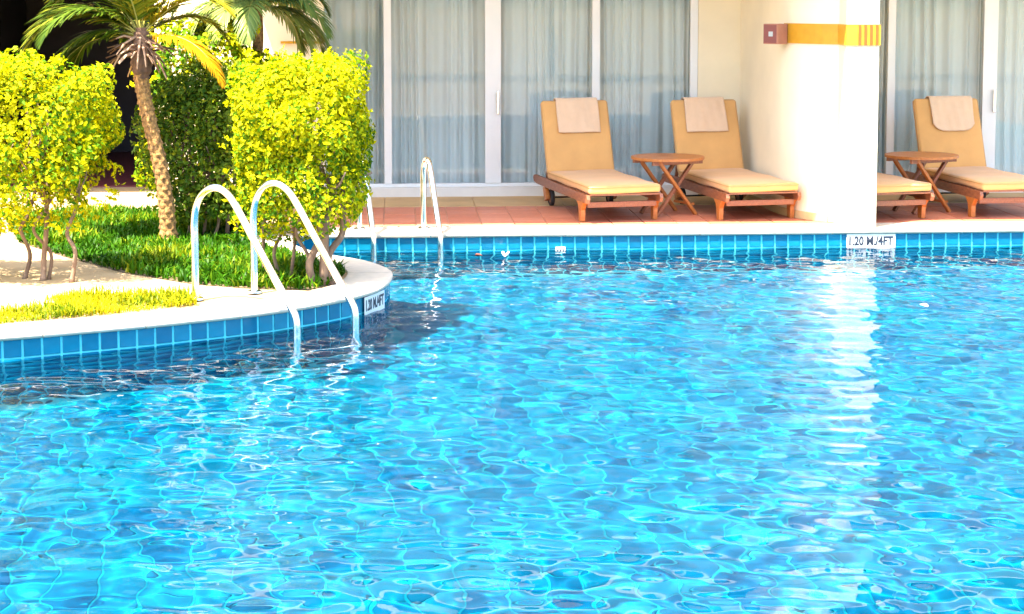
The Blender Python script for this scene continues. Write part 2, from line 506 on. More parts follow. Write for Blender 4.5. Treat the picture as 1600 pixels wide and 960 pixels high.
for q, (x, y) in enumerate(cells):
    if q < 300:
        o = bpy.data.objects.new('floor_tile', ft); COL.objects.link(o); o.parent = pool_floor
        o.location = (x, y, FLOOR_Z); o.rotation_euler = (0, 0, fa + R(RNG.uniform(-0.5, 0.5)))
    else:
        c_, s_ = math.cos(fa), math.sin(fa)
        V = baseF @ np.array([[c_, s_, 0], [-s_, c_, 0], [0, 0, 1]]) + np.array([x, y, FLOOR_Z])
        df.append(bf + len(dv) * len(baseF)); dv.append(V); dt.append(np.full(len(baseF), RNG.uniform(0, 1)))
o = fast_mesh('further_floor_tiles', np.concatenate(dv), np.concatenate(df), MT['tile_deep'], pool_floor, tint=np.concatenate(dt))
o['kind'] = 'stuff'

# water surface with real waves
def wave_height(X, Y):
    Z = np.zeros_like(X)
    g = np.random.default_rng(3)
    for lam, k, slope in ((1.5, 7, 0.012), (0.75, 12, 0.018), (0.40, 18, 0.024), (0.23, 24, 0.034), (0.14, 30, 0.036)):
        for _ in range(k):
            l = lam * g.uniform(0.75, 1.3)
            th = g.normal(math.pi / 2, 0.75) if g.uniform() < 0.7 else g.uniform(0, 2 * math.pi)
            kk = 2 * math.pi / l
            amp = slope * math.sqrt(2.0 / k) / kk
            ph = kk * (X * math.cos(th) + Y * math.sin(th)) + g.uniform(0, 6.28)
            Z += amp * np.sin(ph)
    return Z
xs = np.concatenate([np.arange(-8.6, -3.9, 0.09), np.arange(-3.9, 5.2, 0.024), np.arange(5.2, 9.9, 0.09)])
ys = np.concatenate([np.arange(5.3, 10.5, 0.02), np.arange(10.5, 16.0, 0.028)])
GX, GY = np.meshgrid(xs, ys)
GZ = WATER_Z + wave_height(GX, GY)
nx, ny = len(xs), len(ys)
V = np.stack([GX.ravel(), GY.ravel(), GZ.ravel()], 1)
I = np.arange(nx * ny).reshape(ny, nx)
Fq = np.stack([I[:-1, :-1].ravel(), I[:-1, 1:].ravel(), I[1:, 1:].ravel(), I[1:, :-1].ravel()], 1)
# keep only the faces over the pool (and a hand's width under the banks)
fcx = (GX[:-1, :-1].ravel() + GX[1:, 1:].ravel()) / 2; fcy = (GY[:-1, :-1].ravel() + GY[1:, 1:].ravel()) / 2
bx = np.array([p.x for p in bank]); by = np.array([p.y for p in bank])
fr_ = np.argsort(bx[:int(np.argmax(bx))])
tipi = int(np.argmax(bx))
yf = np.interp(fcx, bx[:tipi + 1], by[:tipi + 1]); yb = np.interp(fcx, bx[tipi:][::-1], by[tipi:][::-1])
yfar = BO.y + (fcx - BO.x) * math.tan(BA)
land = ((fcx < bx[tipi] - 0.03) & (fcy > yf + 0.08) & ((fcy < yb - 0.08) | (fcx < -1.98))) | (fcy > yfar + 0.08)
Fq = Fq[~land]
used = np.unique(Fq); remap = np.full(len(V), -1); remap[used] = np.arange(len(used))
water = fast_mesh('water', V[used], remap[Fq], MT['water'], smooth=True)
tag(water, 'rippled turquoise water of the swimming pool', kind='structure')
water.cycles.is_caustics_caster = True
for o in [pool_wall, pool_floor] + list(pool_wall.children) + list(pool_floor.children):
    o.cycles.is_caustics_receiver = True

# coping: a rounded stone lip swept along the pool edge
def coping(name, path, width, label):
    prof = [(width, -0.045), (width, 0.0), (0.02, 0.0), (-0.012, -0.004), (-0.026, -0.014), (-0.03, -0.026), (-0.024, -0.04), (-0.012, -0.046)]
    vs, fs = [], []
    k = len(prof)
    for i, p in enumerate(path):
        t = (path[min(i + 1, len(path) - 1)] - path[max(i - 1, 0)]).normalized()
        nrm = Vector((-t.y, t.x, 0))
        for u, z in prof: vs.append((p.x + nrm.x * u, p.y + nrm.y * u, z))
    for i in range(len(path) - 1):
        for j in range(k):
            j2 = (j + 1) % k
            fs.append((i * k + j, i * k + j2, (i + 1) * k + j2, (i + 1) * k + j))
    fs.append(tuple(range(k))); fs.append(tuple((len(path) - 1) * k + j for j in range(k - 1, -1, -1)))
    o = MB().add(vs, fs).build(name, MT['coping'])
    for p in o.data.polygons:
        p.use_smooth = len(p.vertices) == 4
    o.data.set_sharp_from_angle(angle=R(50))
    return tag(o, label, kind='structure') if label else o
bank_cop = tag(bpy.data.objects.new('bank_coping', None), 'curved cream coping of the planted bank', kind='structure'); COL.objects.link(bank_cop)
bs = resample(bank, 0.025)
for i in range(0, len(bs) - 1, 26):
    seg_ = bs[i:i + 27]
    if len(seg_) < 4: break
    seg_ = [seg_[0].lerp(seg_[1], 0.12)] + seg_[1:-1] + [seg_[-1].lerp(seg_[-2], 0.12)]
    c = coping('coping_stone', seg_, 0.31 + random.uniform(-0.003, 0.003), None)
    c.parent = bank_cop; c.location.z = random.uniform(0, 0.0025)
cop = tag(bpy.data.objects.new('far_coping', None), 'straight cream coping along the far pool edge', kind='structure'); COL.objects.link(cop)
a0 = -1.58
while a0 < 6.4:
    c = coping('coping_stone', [bl(a0 + 0.003, 0), bl(a0 + 1.197, 0)], 0.40 + random.uniform(-0.002, 0.002), None)
    c.parent = cop; c.location.z = random.uniform(0, 0.003)
    a0 += 1.2
c = coping('near_coping', [Vector((9.8, 5.3, 0)), Vector((-8.6, 5.3, 0))][::-1], 0.34, 'cream coping of the near pool edge')
c.scale = (1, -1, 1); c.location.y = 10.6

# terracotta deck in front of the glass
DECK = tag(MB().add([bl(-1.7, 0.40, -0.009), bl(6.6, 0.40, -0.009), bl(6.6, FAC, -0.009), bl(-1.7, FAC, -0.009)], [(0, 1, 2, 3)]).build('deck', MT['terra_grout']), 'terracotta tiled deck in front of the glass doors', kind='structure')
dm = tile_mesh('deck_tile', 0.292, 0.292, 0.010, 0.002, MT['terra'])
for i in range(27):
    for j in range(5):
        o = bpy.data.objects.new('deck_tile', dm); COL.objects.link(o); o.parent = DECK
        o.location = bl(-1.55 + 0.3 * i, 0.40 + 0.15 + 0.3 * j, -0.0085 + random.uniform(-0.001, 0.001)); o.rotation_euler = (0, 0, BA)
bd = MB()
border = tag(bpy.data.objects.new('border_paving', None), 'beige stone border below the glass doors', kind='structure'); COL.objects.link(border)
for i in range(9):
    m_ = MB(); m_.box(bl(-1.25 + 0.9 * i, 1.915 + (FAC - 1.915) / 2, -0.004), (0.894, FAC - 1.915 - 0.004, 0.016), BA)
    m_.build('border_slab', MT['beige'], border)

# ------------------------------------------------------------------ hotel building
hotel = empty('hotel_building', bl(0, FAC), BA, 'cream white hotel building with a glass front and a dark passage at left', 'building')
def hb(m_, a0, a1, b0, b1, z0, z1):       # a box in the hotel's own frame (b from the glass front)
    return m_.box(((a0 + a1) / 2, (b0 + b1) / 2, (z0 + z1) / 2), (a1 - a0, b1 - b0, z1 - z0))
A = lambda px: a_at(px, FAC)
aL, aR = A(507), A(1090)
a_jamb = A(244)
hb(MB(), a_jamb, aL, -0.02, 0.28, -0.02, 2.72).build('wall', MT['wall'], hotel)
hb(MB(), aR, A(1365), -0.012, 0.28, -0.02, 2.72).build('wall', MT['wall'], hotel)
hb(MB(), -12.0, aL - 0.41, 0.3, 0.5, 2.96, 6.2).build('unseen_dark_front', MT['dark'], hotel)  # unseen dark upper front, added so the water mirrors less white
hb(MB(), aL - 0.4, 9.0, 0.3, 0.5, 3.26, 5.9).build('unseen_dark_front', MT['dark'], hotel)  # same added dark front above the balcony, out of view
for k in range(6):
    hb(MB(), aL + 0.2 + 1.7 * k, aL + 0.3 + 1.7 * k, 0.20, 0.298, 3.27, 5.7).build('upper_mullion', MT['white'], hotel)
hb(MB(), aL - 0.4, 9.0, -FAC + 0.4, 0.5, 5.9, 6.1).build('upper_slab', MT['wall'], hotel)
hb(MB(), -12.0, a_jamb - 0.003, 0.0, 0.28, 2.5, 2.9).build('upper_wall', MT['wall'], hotel)
hb(MB(), aL - 1.0, 9.0, -FAC - 0.32, -0.003, 3.05, 3.25).build('balcony_slab', MT['wall'], hotel)
hb(MB(), aL - 0.4, 9.0, 0.0, 0.28, 2.72, 3.048).build('upper_wall', MT['wall'], hotel)
hb(MB(), -8.5, 9.0, 0.282, 9.0, 2.73, 2.95).build('ceiling', MT['wall'], hotel)
hb(MB(), aL + 0.0, 9.0, 3.6, 3.8, -0.02, 2.72).build('room_wall', MT['room'], hotel)
hb(MB(), aL - 0.28, aL - 0.002, 0.282, 3.6, -0.02, 2.72).build('room_wall', MT['room'], hotel)
hb(MB(), aL + 0.0, 9.0, 0.30, 3.6, -0.04, 0.012).build('room_floor', MT['room'], hotel)
# the dark passage
hb(MB(), -8.2, a_jamb, 5.6, 5.8, -0.02, 2.72).build('passage_wall', MT['dark'], hotel)
hb(MB(), a_jamb + 0.003, a_jamb + 0.25, 0.285, 5.6, -0.02, 2.72).build('passage_wall', MT['dark'], hotel)
hb(MB(), -8.4, -8.2, -0.5, 5.6, -0.02, 2.72).build('passage_wall', MT['dark'], hotel)
hb(MB(), -5.9, -5.6, 1.9, 5.5, -0.02, 2.72).build('passage_wall', MT['dark'], hotel)
hb(MB(), -8.2, a_jamb - 0.004, 1.22, 5.6, -0.02, 0.004).build('passage_floor', MT['darkred'], hotel)
hb(MB(), -8.2, a_jamb - 0.004, 0.285, 5.6, 2.69, 2.725).build('passage_ceiling', MT['dark'], hotel)
hb(MB(), A(440), aL - 0.01, -0.045, -0.022, 1.60, 1.625).build('trim_strip', MT['gold'], hotel)

def fold_sheet(a0, a1, z0, z1, seed):
    g = np.random.default_rng(seed)
    nx_ = max(30, int((a1 - a0) / 0.008)); nz_ = 10
    t = np.linspace(0, 1, nx_); x = a0 + (a1 - a0) * t
    y = np.zeros(nx_)
    q = 2 * np.pi * x / 0.125 + 2.6 * np.sin(x * g.uniform(4, 6) + g.uniform(0, 6)) + 1.3 * np.sin(x * g.uniform(10, 14) + g.uniform(0, 6))
    y = (0.030 + 0.018 * np.sin(x * g.uniform(5, 8) + g.uniform(0, 6))) * np.sin(q) + 0.012 * np.sin(2 * q + 1) + 0.015 * np.sin(x * 9)
    Z = np.linspace(z0, z1, nz_)
    V = np.array([[x[i] + 0.01 * math.sin(9 * x[i] + 1.2 * z), y[i] * (0.75 + 0.25 * (z1 - z) / (z1 - z0)) + 0.01 * math.sin(3 * z + x[i] * 4), z] for z in Z for i in range(nx_)])
    I = np.arange(nx_ * nz_).reshape(nz_, nx_)
    Fq = np.stack([I[:-1, :-1].ravel(), I[:-1, 1:].ravel(), I[1:, 1:].ravel(), I[1:, :-1].ravel()], 1)
    return V, Fq

def sliding_door(name, a0, a1, mullions, label):
    d = empty(name, bl(0, FAC), BA, label, 'door')
    MB().box(((a0 + a1) / 2, 0.02, 0.045), (a1 - a0, 0.20, 0.105)).build('sill', MT['sill'], d, bevel=0.006)
    MB().box(((a0 + a1) / 2, 0.05, 0.115), (a1 - a0 - 0.002, 0.07, 0.035)).build('bottom_rail', MT['white'], d, bevel=0.004)
    MB().box(((a0 + a1) / 2, 0.05, 2.66), (a1 - a0, 0.10, 0.11)).build('top_rail', MT['white'], d, bevel=0.004)
    edges = [a0]
    for m0, m1 in mullions:
        MB().box(((m0 + m1) / 2, 0.04, 1.3655), (m1 - m0, 0.085, 2.465)).build('mullion', MT['white'], d, bevel=0.005)
        edges += [m0, m1]
    edges.append(a1)
    wide = max(mullions, key=lambda q: q[1] - q[0])
    h_ = MB().box((wide[1] - 0.035, -0.035, 0.98), (0.022, 0.024, 0.24)).build('handle', MT['steel'], d, bevel=0.004)
    for zz in (0.88, 1.08): MB().box((wide[1] - 0.035, -0.013, zz), (0.014, 0.022, 0.014)).build('handle_foot', MT['steel'], h_)
    panes = [(edges[i], edges[i + 1]) for i in range(0, len(edges), 2) if edges[i + 1] - edges[i] > 0.03]
    for p0, p1 in panes:
        MB().box(((p0 + p1) / 2, 0.05, 1.37), (p1 - p0 - 0.002, 0.006, 2.46)).build('pane', MT['glass'], d)
    return panes
pl = sliding_door('sliding_door', aL, aR, [(A(600), A(612)), (A(758), A(783)), (A(925), A(937)), (A(1078), aR - 0.002)], 'white framed glass sliding doors behind the two loungers left of the pillar')
pr_ = sliding_door('sliding_door', A(1366), A(1760), [(A(1386), A(1398)), (A(1535), A(1557))], 'white framed glass sliding doors right of the pillar')
cl = ['sheer grey curtain in the door pane partly hidden by the right clipped hedge', 'sheer curtain behind the door pane above the far pool ladder',
      'sheer curtain in the door pane behind the leftmost lounger', 'sheer curtain behind the door pane between the two left loungers',
      'narrow strip of sheer curtain at the right edge of the pillar', 'sheer curtain behind the rightmost side table', 'sheer curtain behind the rightmost lounger at the photo edge']
for i, (p0, p1) in enumerate(pl + pr_):
    V, Fq = fold_sheet(p0 - 0.03, p1 + 0.03, 0.06, 2.66, 20 + i)
    o = fast_mesh('curtain', V, Fq, MT['sheer'], smooth=True)
    o.location = bl(0, FAC + 0.21); o.rotation_euler = (0, 0, BA)
    tag(o, cl[min(i, 6)], 'curtain', 'sheer curtains behind the glass doors')

# ------------------------------------------------------------------ pillar wall between the bays
pil = empty('pillar', (2.8, 16.2, 0), 0, 'white rounded pillar wall with an ochre band', 'pillar')
PO = Vector((2.8, 16.2, 0))
left_face = [(2.38, 18.03), (2.47, 17.3), (2.545, 16.65), (2.59, 16.42), (2.66, 16.22), (2.75, 16.06), (2.86, 15.92), (2.985, 15.80)]
pilaster = [(2.985, 15.455), (3.285, 15.475), (3.29, 15.80)]
right_face = [(3.10, 15.98), (2.93, 16.2), (2.72, 16.9), (2.62, 17.6), (2.56, 18.04)]
fine_left = [(p.x, p.y) for p in spline(left_face, 0.06)]
body = [(x - PO.x, y - PO.y) for x, y in fine_left + pilaster + right_face]
MB().prism(body, 0.004, 6.0).build('wall', MT['wall'], pil, bevel=0.008)
def offset_strip(path, off, th, z0, z1):
    vs, fs = [], []
    P = [Vector((x - PO.x, y - PO.y, 0)) for x, y in path]
    for i, p in enumerate(P):
        t = (P[min(i + 1, len(P) - 1)] - P[max(i - 1, 0)]).normalized()
        nn = Vector((t.y, -t.x, 0)) * -1
        nn = -Vector((-t.y, t.x, 0)) if True else nn
        for o_, z in ((off, z0), (off + th, z0), (off + th, z1), (off, z1)):
            q = p + nn * o_
            vs.append((q.x, q.y, z))
    for i in range(len(P) - 1):
        for k in range(4):
            fs.append((i * 4 + k, i * 4 + (k + 1) % 4, i * 4 + 4 + (k + 1) % 4, i * 4 + 4 + k))
    fs += [(0, 1, 2, 3), tuple((len(P) - 1) * 4 + k for k in (3, 2, 1, 0))]
    return MB().add(vs, fs)
offset_strip(fine_left[:-1], -0.002, 0.018, 0.003, 0.075).build('skirting', MT['base'], pil)
bandp = [p for p in fine_left if p[1] < 16.44]
band = offset_strip(bandp, -0.002, 0.016, 1.645, 1.83).build('band', MT['gold'], pil)
MB().box((2.985 - 0.006 - PO.x, 15.62 - PO.y, 1.7375), (0.016, 0.33, 0.185)).build('band_side', MT['gold'], band)
MB().box((3.135 - PO.x, 15.453 - PO.y, 1.7375), (0.312, 0.018, 0.185), R(3.8)).build('band_front', MT['gold'], band)
for k in range(4):
    MB().box((3.10 + 0.052 * k - PO.x, 15.440 + 0.0035 * k - PO.y, 1.7375), (0.022, 0.014, 0.183), R(3.8)).build('band_rib', MT['gold2'], band)

# room sign box on the pillar wall
sg = empty('wall_sign_box', (2.485, 16.34, 1.63), R(42), 'small dusty pink sign box sticking out beside the ochre band', 'sign')
MB().box((0, 0, 0.10), (0.15, 0.17, 0.19)).build('housing', MT['pinkbox'], sg, bevel=0.004)
MB().box((-0.0765, 0, 0.10), (0.006, 0.15, 0.17)).build('face_plate', MT['redbox'], sg)
MB().box((-0.0805, -0.01, 0.10), (0.004, 0.05, 0.045)).build('print', MT['grey'], sg)
MB().box((0.09, 0.03, 0.10), (0.08, 0.05, 0.05)).build('bracket', MT['white'], sg)

# ------------------------------------------------------------------ depth signs
def text_mesh(body, size, wid, hgt):
    cu = bpy.data.curves.new('lettering', 'FONT'); cu.body = body; cu.size = size; cu.extrude = 0.0008; cu.offset = 0.0034
    cu.align_x = 'CENTER'; cu.align_y = 'CENTER'
    tmp = bpy.data.objects.new('lettering', cu); COL.objects.link(tmp)
    dg = bpy.context.evaluated_depsgraph_get()
    me = bpy.data.meshes.new_from_object(tmp.evaluated_get(dg))
    bpy.data.objects.remove(tmp)
    co = np.array([v.co[:] for v in me.vertices])
    lo, hi = co.min(0), co.max(0)
    for v in me.vertices:
        v.co.x = ((v.co.x - lo[0]) / (hi[0] - lo[0]) - 0.5) * wid
        v.co.y = ((v.co.y - lo[1]) / (hi[1] - lo[1]) - 0.5) * hgt
    me.materials.clear(); me.materials.append(MT['ink'])
    return me
def depth_sign(p, tng, label, wdt):
    t = Vector(tng).normalized(); nn = Vector((t.y, -t.x, 0))
    s = empty('depth_sign', (0, 0, 0), 0, label, 'sign')
    s.matrix_basis = Matrix.Translation(Vector((p[0], p[1], -0.115)) + nn * 0.010) @ Matrix((t, Vector((0, 0, 1)), nn)).transposed().to_4x4()
    MB().box((0, 0, 0.0035), (wdt, 0.138, 0.007)).build('plate', MT['plate'], s, bevel=0.0015)
    me = text_mesh('1.20 M./4FT', 0.1, wdt * 0.90, 0.082)
    o = bpy.data.objects.new('lettering', me); COL.objects.link(o); o.parent = s; o.location = (0, 0.008, 0.0078)
    for c in s.children: c.cycles.is_caustics_receiver = True
asg = a_at(1364, 0.0)
depth_sign(bl(asg, 0), BU, 'white depth sign reading 1.20 M./4FT below the pillar', 0.445)
# sign on the curve of the bank
best = min(range(1, len(bank) - 1), key=lambda i: (bank[i] - Vector((-1.005, 12.22, 0))).length)
depth_sign(bank[best], bank[best + 3] - bank[best - 3], 'white depth sign on the curved tip of the planted bank', 0.36)

# ------------------------------------------------------------------ loungers
def make_lounger():
    t = empty('sun_lounger')
    hw = 0.352
    for s in (-1, 1):
        # side rail with a rounded hind end
        prof = [(-0.20, 0.185), (-0.22, 0.225), (-0.205, 0.262), (1.66, 0.275), (1.71, 0.262), (1.725, 0.235), (1.70, 0.205), (1.60, 0.190), (1.3, 0.185)]
        m_ = MB(); n_ = len(prof)
        x0, x1 = s * hw - 0.016, s * hw + 0.016
        m_.add([(x0, y, z) for y, z in prof] + [(x1, y, z) for y, z in prof],
               [tuple(range(n_)), tuple(range(2 * n_ - 1, n_ - 1, -1))] + [(i, i + n_, (i + 1) % n_ + n_, (i + 1) % n_) for i in range(n_)])
        m_.build('side_rail', MT['teak'], t, bevel=0.003)
        # front leg: bracket curving down from the rail
        prof = [(-0.115, 0.187), (0.125, 0.187), (0.075, 0.155), (0.045, 0.11), (0.036, 0.0), (-0.036, 0.0), (-0.042, 0.11), (-0.075, 0.155)]
        m_ = MB(); n_ = len(prof); x0, x1 = s * hw - 0.021, s * hw + 0.021
        m_.add([(x0, y, z) for y, z in prof] + [(x1, y, z) for y, z in prof],
               [tuple(range(n_)), tuple(range(2 * n_ - 1, n_ - 1, -1))] + [(i, i + n_, (i + 1) % n_ + n_, (i + 1) % n_) for i in range(n_)])
        m_.build('leg', MT['teak_top'], t, bevel=0.003)
        # hind leg with wheel
        MB().bar((s * (hw - 0.002), 1.30, 0.19), (s * (hw - 0.002), 1.24, 0.06), 0.042, 0.075, (0, 1, 0)).build('hind_leg', MT['teak_top'], t, bevel=0.003)
        xw = s * (hw - 0.048)
        w_ = empty('wheel'); w_.parent = t; w_.location = (xw, 1.25, 0.083)
        bpy.data.objects.remove(w_)
        ring = [(-0.017, 0.081), (-0.02, 0.072), (-0.02, 0.055), (0.02, 0.055), (0.02, 0.072), (0.017, 0.081)]
        vs, fs = [], []
        for i in range(24):
            an = 2 * math.pi * i / 24
            vs += [(x, r_ * math.cos(an), r_ * math.sin(an)) for x, r_ in ring]
        for i in range(24):
            for k in range(6):
                fs.append((i * 6 + k, i * 6 + (k + 1) % 6, ((i + 1) % 24) * 6 + (k + 1) % 6, ((i + 1) % 24) * 6 + k))
        tyre = MB().add(vs, fs).build('wheel', MT['rubber'], t, smooth=True); tyre.location = (xw, 1.25, 0.083)
        MB().tube([(-0.013, 0, 0), (0.013, 0, 0)], 0.056, 20).build('hub', MT['teak'], tyre)
    MB().box((0, -0.11, 0.165), (2 * hw - 0.04, 0.030, 0.05)).build('front_rail', MT['teak'], t, bevel=0.003)
    MB().box((0, 0.60, 0.19), (2 * hw - 0.034, 0.05, 0.03)).build('cross_rail', MT['teak'], t, bevel=0.003)
    MB().box((0, 1.52, 0.225), (2 * hw - 0.034, 0.06, 0.05)).build('cross_rail', MT['teak'], t, bevel=0.003)
    MB().tube([(-hw + 0.05, 1.25, 0.083), (hw - 0.05, 1.25, 0.083)], 0.009, 8).build('axle', MT['rubber'], t)
    for k in range(14):
        MB().box((0, -0.17 + 0.104 * k, 0.263), (2 * hw - 0.036, 0.072, 0.016)).build('slat', MT['teak'], t)
    # cushions
    def cushion(name, lx, ly, th):
        bm = bmesh.new(); bmesh.ops.create_cube(bm, size=1)
        for v in bm.verts: v.co = Vector((v.co.x * lx, v.co.y * ly, v.co.z * th))
        bmesh.ops.bevel(bm, geom=bm.edges[:], offset=th * 0.38, segments=4, affect='EDGES', profile=0.6)
        bmesh.ops.subdivide_edges(bm, edges=[e for e in bm.edges if e.calc_length() > 0.2], cuts=9, use_grid_fill=True)
        for v in bm.verts:
            ex = max(0, 1 - (2 * v.co.x / lx) ** 4) * max(0, 1 - (2 * v.co.y / ly) ** 6)
            v.co.z += 0.010 * ex * (1 if v.co.z > 0 else -0.2) + 0.004 * math.sin(v.co.y * 9 + v.co.x * 6)
        me = bpy.data.meshes.new(name); bm.to_mesh(me); bm.free()
        me.polygons.foreach_set('use_smooth', [True] * len(me.polygons)); me.materials.append(MT['cushion'])
        o = bpy.data.objects.new(name, me); COL.objects.link(o); o.parent = t
        r_ = th * 0.22
        for z in (1,):
            pts = []
            for cx, cy, a_ in ((1, 1, 0), (-1, 1, 90), (-1, -1, 180), (1, -1, 270)):
                for q in range(5):
                    an = R(a_ + 22.5 * q)
                    pts.append((cx * (lx / 2 - 0.03) + 0.030 * math.cos(an), cy * (ly / 2 - 0.03) + 0.030 * math.sin(an), th * 0.30))
            pts.append(pts[0])
            MB().tube(pts, 0.0055, 6, False).build('piping', MT['piping'], o, smooth=True)
        return o
    seat = cushion('seat_cushion', 0.69, 1.48, 0.075); seat.location = (0, 0.525, 0.311)
    ba = R(69)
    back = cushion('back_cushion', 0.69, 0.75, 0.075)
    by_, bz_ = 1.275, 0.30
    back.rotation_euler = (ba, 0, 0)
    back.location = (0, by_ + 0.375 * math.cos(ba) - 0.02 * math.sin(ba), bz_ + 0.375 * math.sin(ba) + 0.02)
    # frame behind the back cushion
    fm = empty('x'); bpy.data.objects.remove(fm)
    mm = Matrix.Translation((0, by_, bz_)) @ Matrix.Rotation(ba, 4, 'X')
    def P_(x, l, d): return mm @ Vector((x, l, d))
    for s in (-1, 1):
        MB().bar(P_(s * 0.30, -0.04, -0.045), P_(s * 0.30, 0.75, -0.045), 0.03, 0.035, mm.to_3x3() @ Vector((0, 0, 1))).build('back_post', MT['teak'], t, bevel=0.003)
    for k in range(7):
        MB().bar(P_(-0.315, 0.06 + 0.110 * k, -0.020), P_(0.315, 0.06 + 0.110 * k, -0.020), 0.07, 0.014, mm.to_3x3() @ Vector((0, 0, 1))).build('back_slat', MT['teak'], t)
    for s in (-1, 1):
        MB().bar(P_(s * 0.26, 0.42, -0.055), (s * 0.26, 1.56, 0.24), 0.025, 0.03, (1, 0, 0)).build('prop', MT['teak'], t, bevel=0.002)
    return t, mm
lounger, back_m = make_lounger()
LR = R(17)
spots = [((0.99, 15.99), R(14), 'tan cushioned teak sun lounger leftmost, just right of the wide door mullion'),
         ((2.285, 16.11), R(13), 'tan cushioned teak sun lounger touching the left side of the pillar'),
         ((3.515, 16.07), R(14), 'teak sun lounger mostly hidden behind the pillar, only its cushion end showing'),
         ((4.70, 16.30), R(9), 'tan cushioned teak sun lounger rightmost, cut by the photo edge')]
roots = []
for i, ((x, y), a_, lb) in enumerate(spots):
    o = lounger if i == 0 else copy_tree(lounger)
    o.location = (x, y, 0.004); o.rotation_euler = (0, 0, a_)
    tag(o, lb, 'sun lounger', 'sun loungers on the terracotta deck'); roots.append(o)

# towels over the backrests
def towel(root, x0, x1, front, rear, label, roundness=0.0, seed=0):
    g = np.random.default_rng(seed)
    nx_, tot = 26, 44
    off = 0.046
    V = []
    L = front + 0.11 + rear
    for j in range(tot):
        for i in range(nx_):
            fx = i / (nx_ - 1)
            fr_l = front * (1 - roundness * abs(2 * fx - 1) ** 5)
            s_ = (fr_l + 0.11 + rear) * j / (tot - 1)
            x = x0 + (x1 - x0) * fx
            wv = 0.006 * math.sin(9 * fx + seed) * math.sin(7 * j / tot + seed * 2) + 0.002 * math.sin(31 * fx + 5 * j / tot)
            top = 0.755
            if s_ < fr_l:
                l, d = top - (fr_l - s_), off + 0.042 + wv + 0.004 * max(0, 1 - s_ / 0.05)
            elif s_ < fr_l + 0.11:
                q = (s_ - fr_l) / 0.11 * math.pi
                l, d = top + 0.040 * math.sin(q), 0.019 + 0.069 * math.cos(q)
            else:
                l, d = top - (s_ - fr_l - 0.11), -0.070 - wv
            x += 0.006 * math.sin(5 * s_ + seed) * (1 if fx > 0.5 else -0.6)
            V.append(back_m @ Vector((x, l, d)))
    V = np.array([v[:] for v in V])
    I = np.arange(nx_ * tot).reshape(tot, nx_)
    Fq = np.stack([I[:-1, :-1].ravel(), I[:-1, 1:].ravel(), I[1:, 1:].ravel(), I[1:, :-1].ravel()], 1)
    o = fast_mesh('towel', V, Fq, MT['towel'], smooth=True)
    md = o.modifiers.new('thickness', 'SOLIDIFY'); md.thickness = 0.009; md.offset = 0
    o.matrix_basis = root.matrix_basis if False else Matrix.Translation(root.location) @ Matrix.Rotation(root.rotation_euler.z, 4, 'Z')
    return tag(o, label, 'towel', 'pale towels over the backrests')
towel(roots[0], -0.20, 0.23, 0.34, 0.20, 'pale towel folded over the backrest of the leftmost lounger', 0.0, 1)
towel(roots[1], -0.22, 0.21, 0.34, 0.20, 'pale towel folded over the backrest of the lounger beside the pillar', 0.0, 2)
towel(roots[3], -0.19, 0.27, 0.35, 0.20, 'pale towel with rounded corners over the backrest of the rightmost lounger', 0.22, 5)

# ------------------------------------------------------------------ side tables
def make_table():
    t = empty('side_table')
    R0, H0 = 0.35, 0.555
    n_ = 8
    wd = 2 * R0 / n_
    for k in range(n_):
        y0, y1 = -R0 + wd * k + 0.002, -R0 + wd * (k + 1) - 0.002
        xa = [math.sqrt(max(0.0004, R0 * R0 - y * y)) for y in np.linspace(y0, y1, 5)]
        ysl = list(np.linspace(y0, y1, 5))
        poly = [(x, y) for x, y in zip(xa, ysl)] + [(-x, y) for x, y in list(zip(xa, ysl))[::-1]]
        MB().prism(poly, H0 - 0.024, H0 + random.uniform(-0.0006, 0.0006)).build('top_slat', MT['teak_top'], t)
    for y in (-0.17, 0.17):
        MB().box((0, y, H0 - 0.045), (0.56, 0.03, 0.042)).build('batten', MT['teak'], t, bevel=0.002)
    for s in (-1, 1):
        for q, d in ((1, 0.0), (-1, 0.033)):
            yy = s * (0.17 - d) 
            MB().bar((-q * 0.21, yy, H0 - 0.03), (q * 0.21, yy, 0.004), 0.028, 0.042, (0, 1, 0)).build('leg', MT['teak_top'] if q > 0 else MT['teak'], t, bevel=0.003)
    MB().box((0.19, 0, 0.10), (0.035, 0.31, 0.022)).build('stretcher', MT['teak_top'], t, bevel=0.002)
    MB().box((-0.19, 0, 0.10), (0.035, 0.245, 0.022)).build('stretcher', MT['teak_top'], t, bevel=0.002)
    return t
tb = make_table()
tb2 = copy_tree(tb)
tb.location = (1.49, 16.47, 0.004); tb.rotation_euler = (0, 0, R(28))
tag(tb, 'round teak folding side table between the two loungers left of the pillar', 'table', 'teak side tables')
tb2.location = (3.965, 16.66, 0.004); tb2.rotation_euler = (0, 0, R(28))
tag(tb2, 'round teak folding side table right of the pillar', 'table', 'teak side tables')

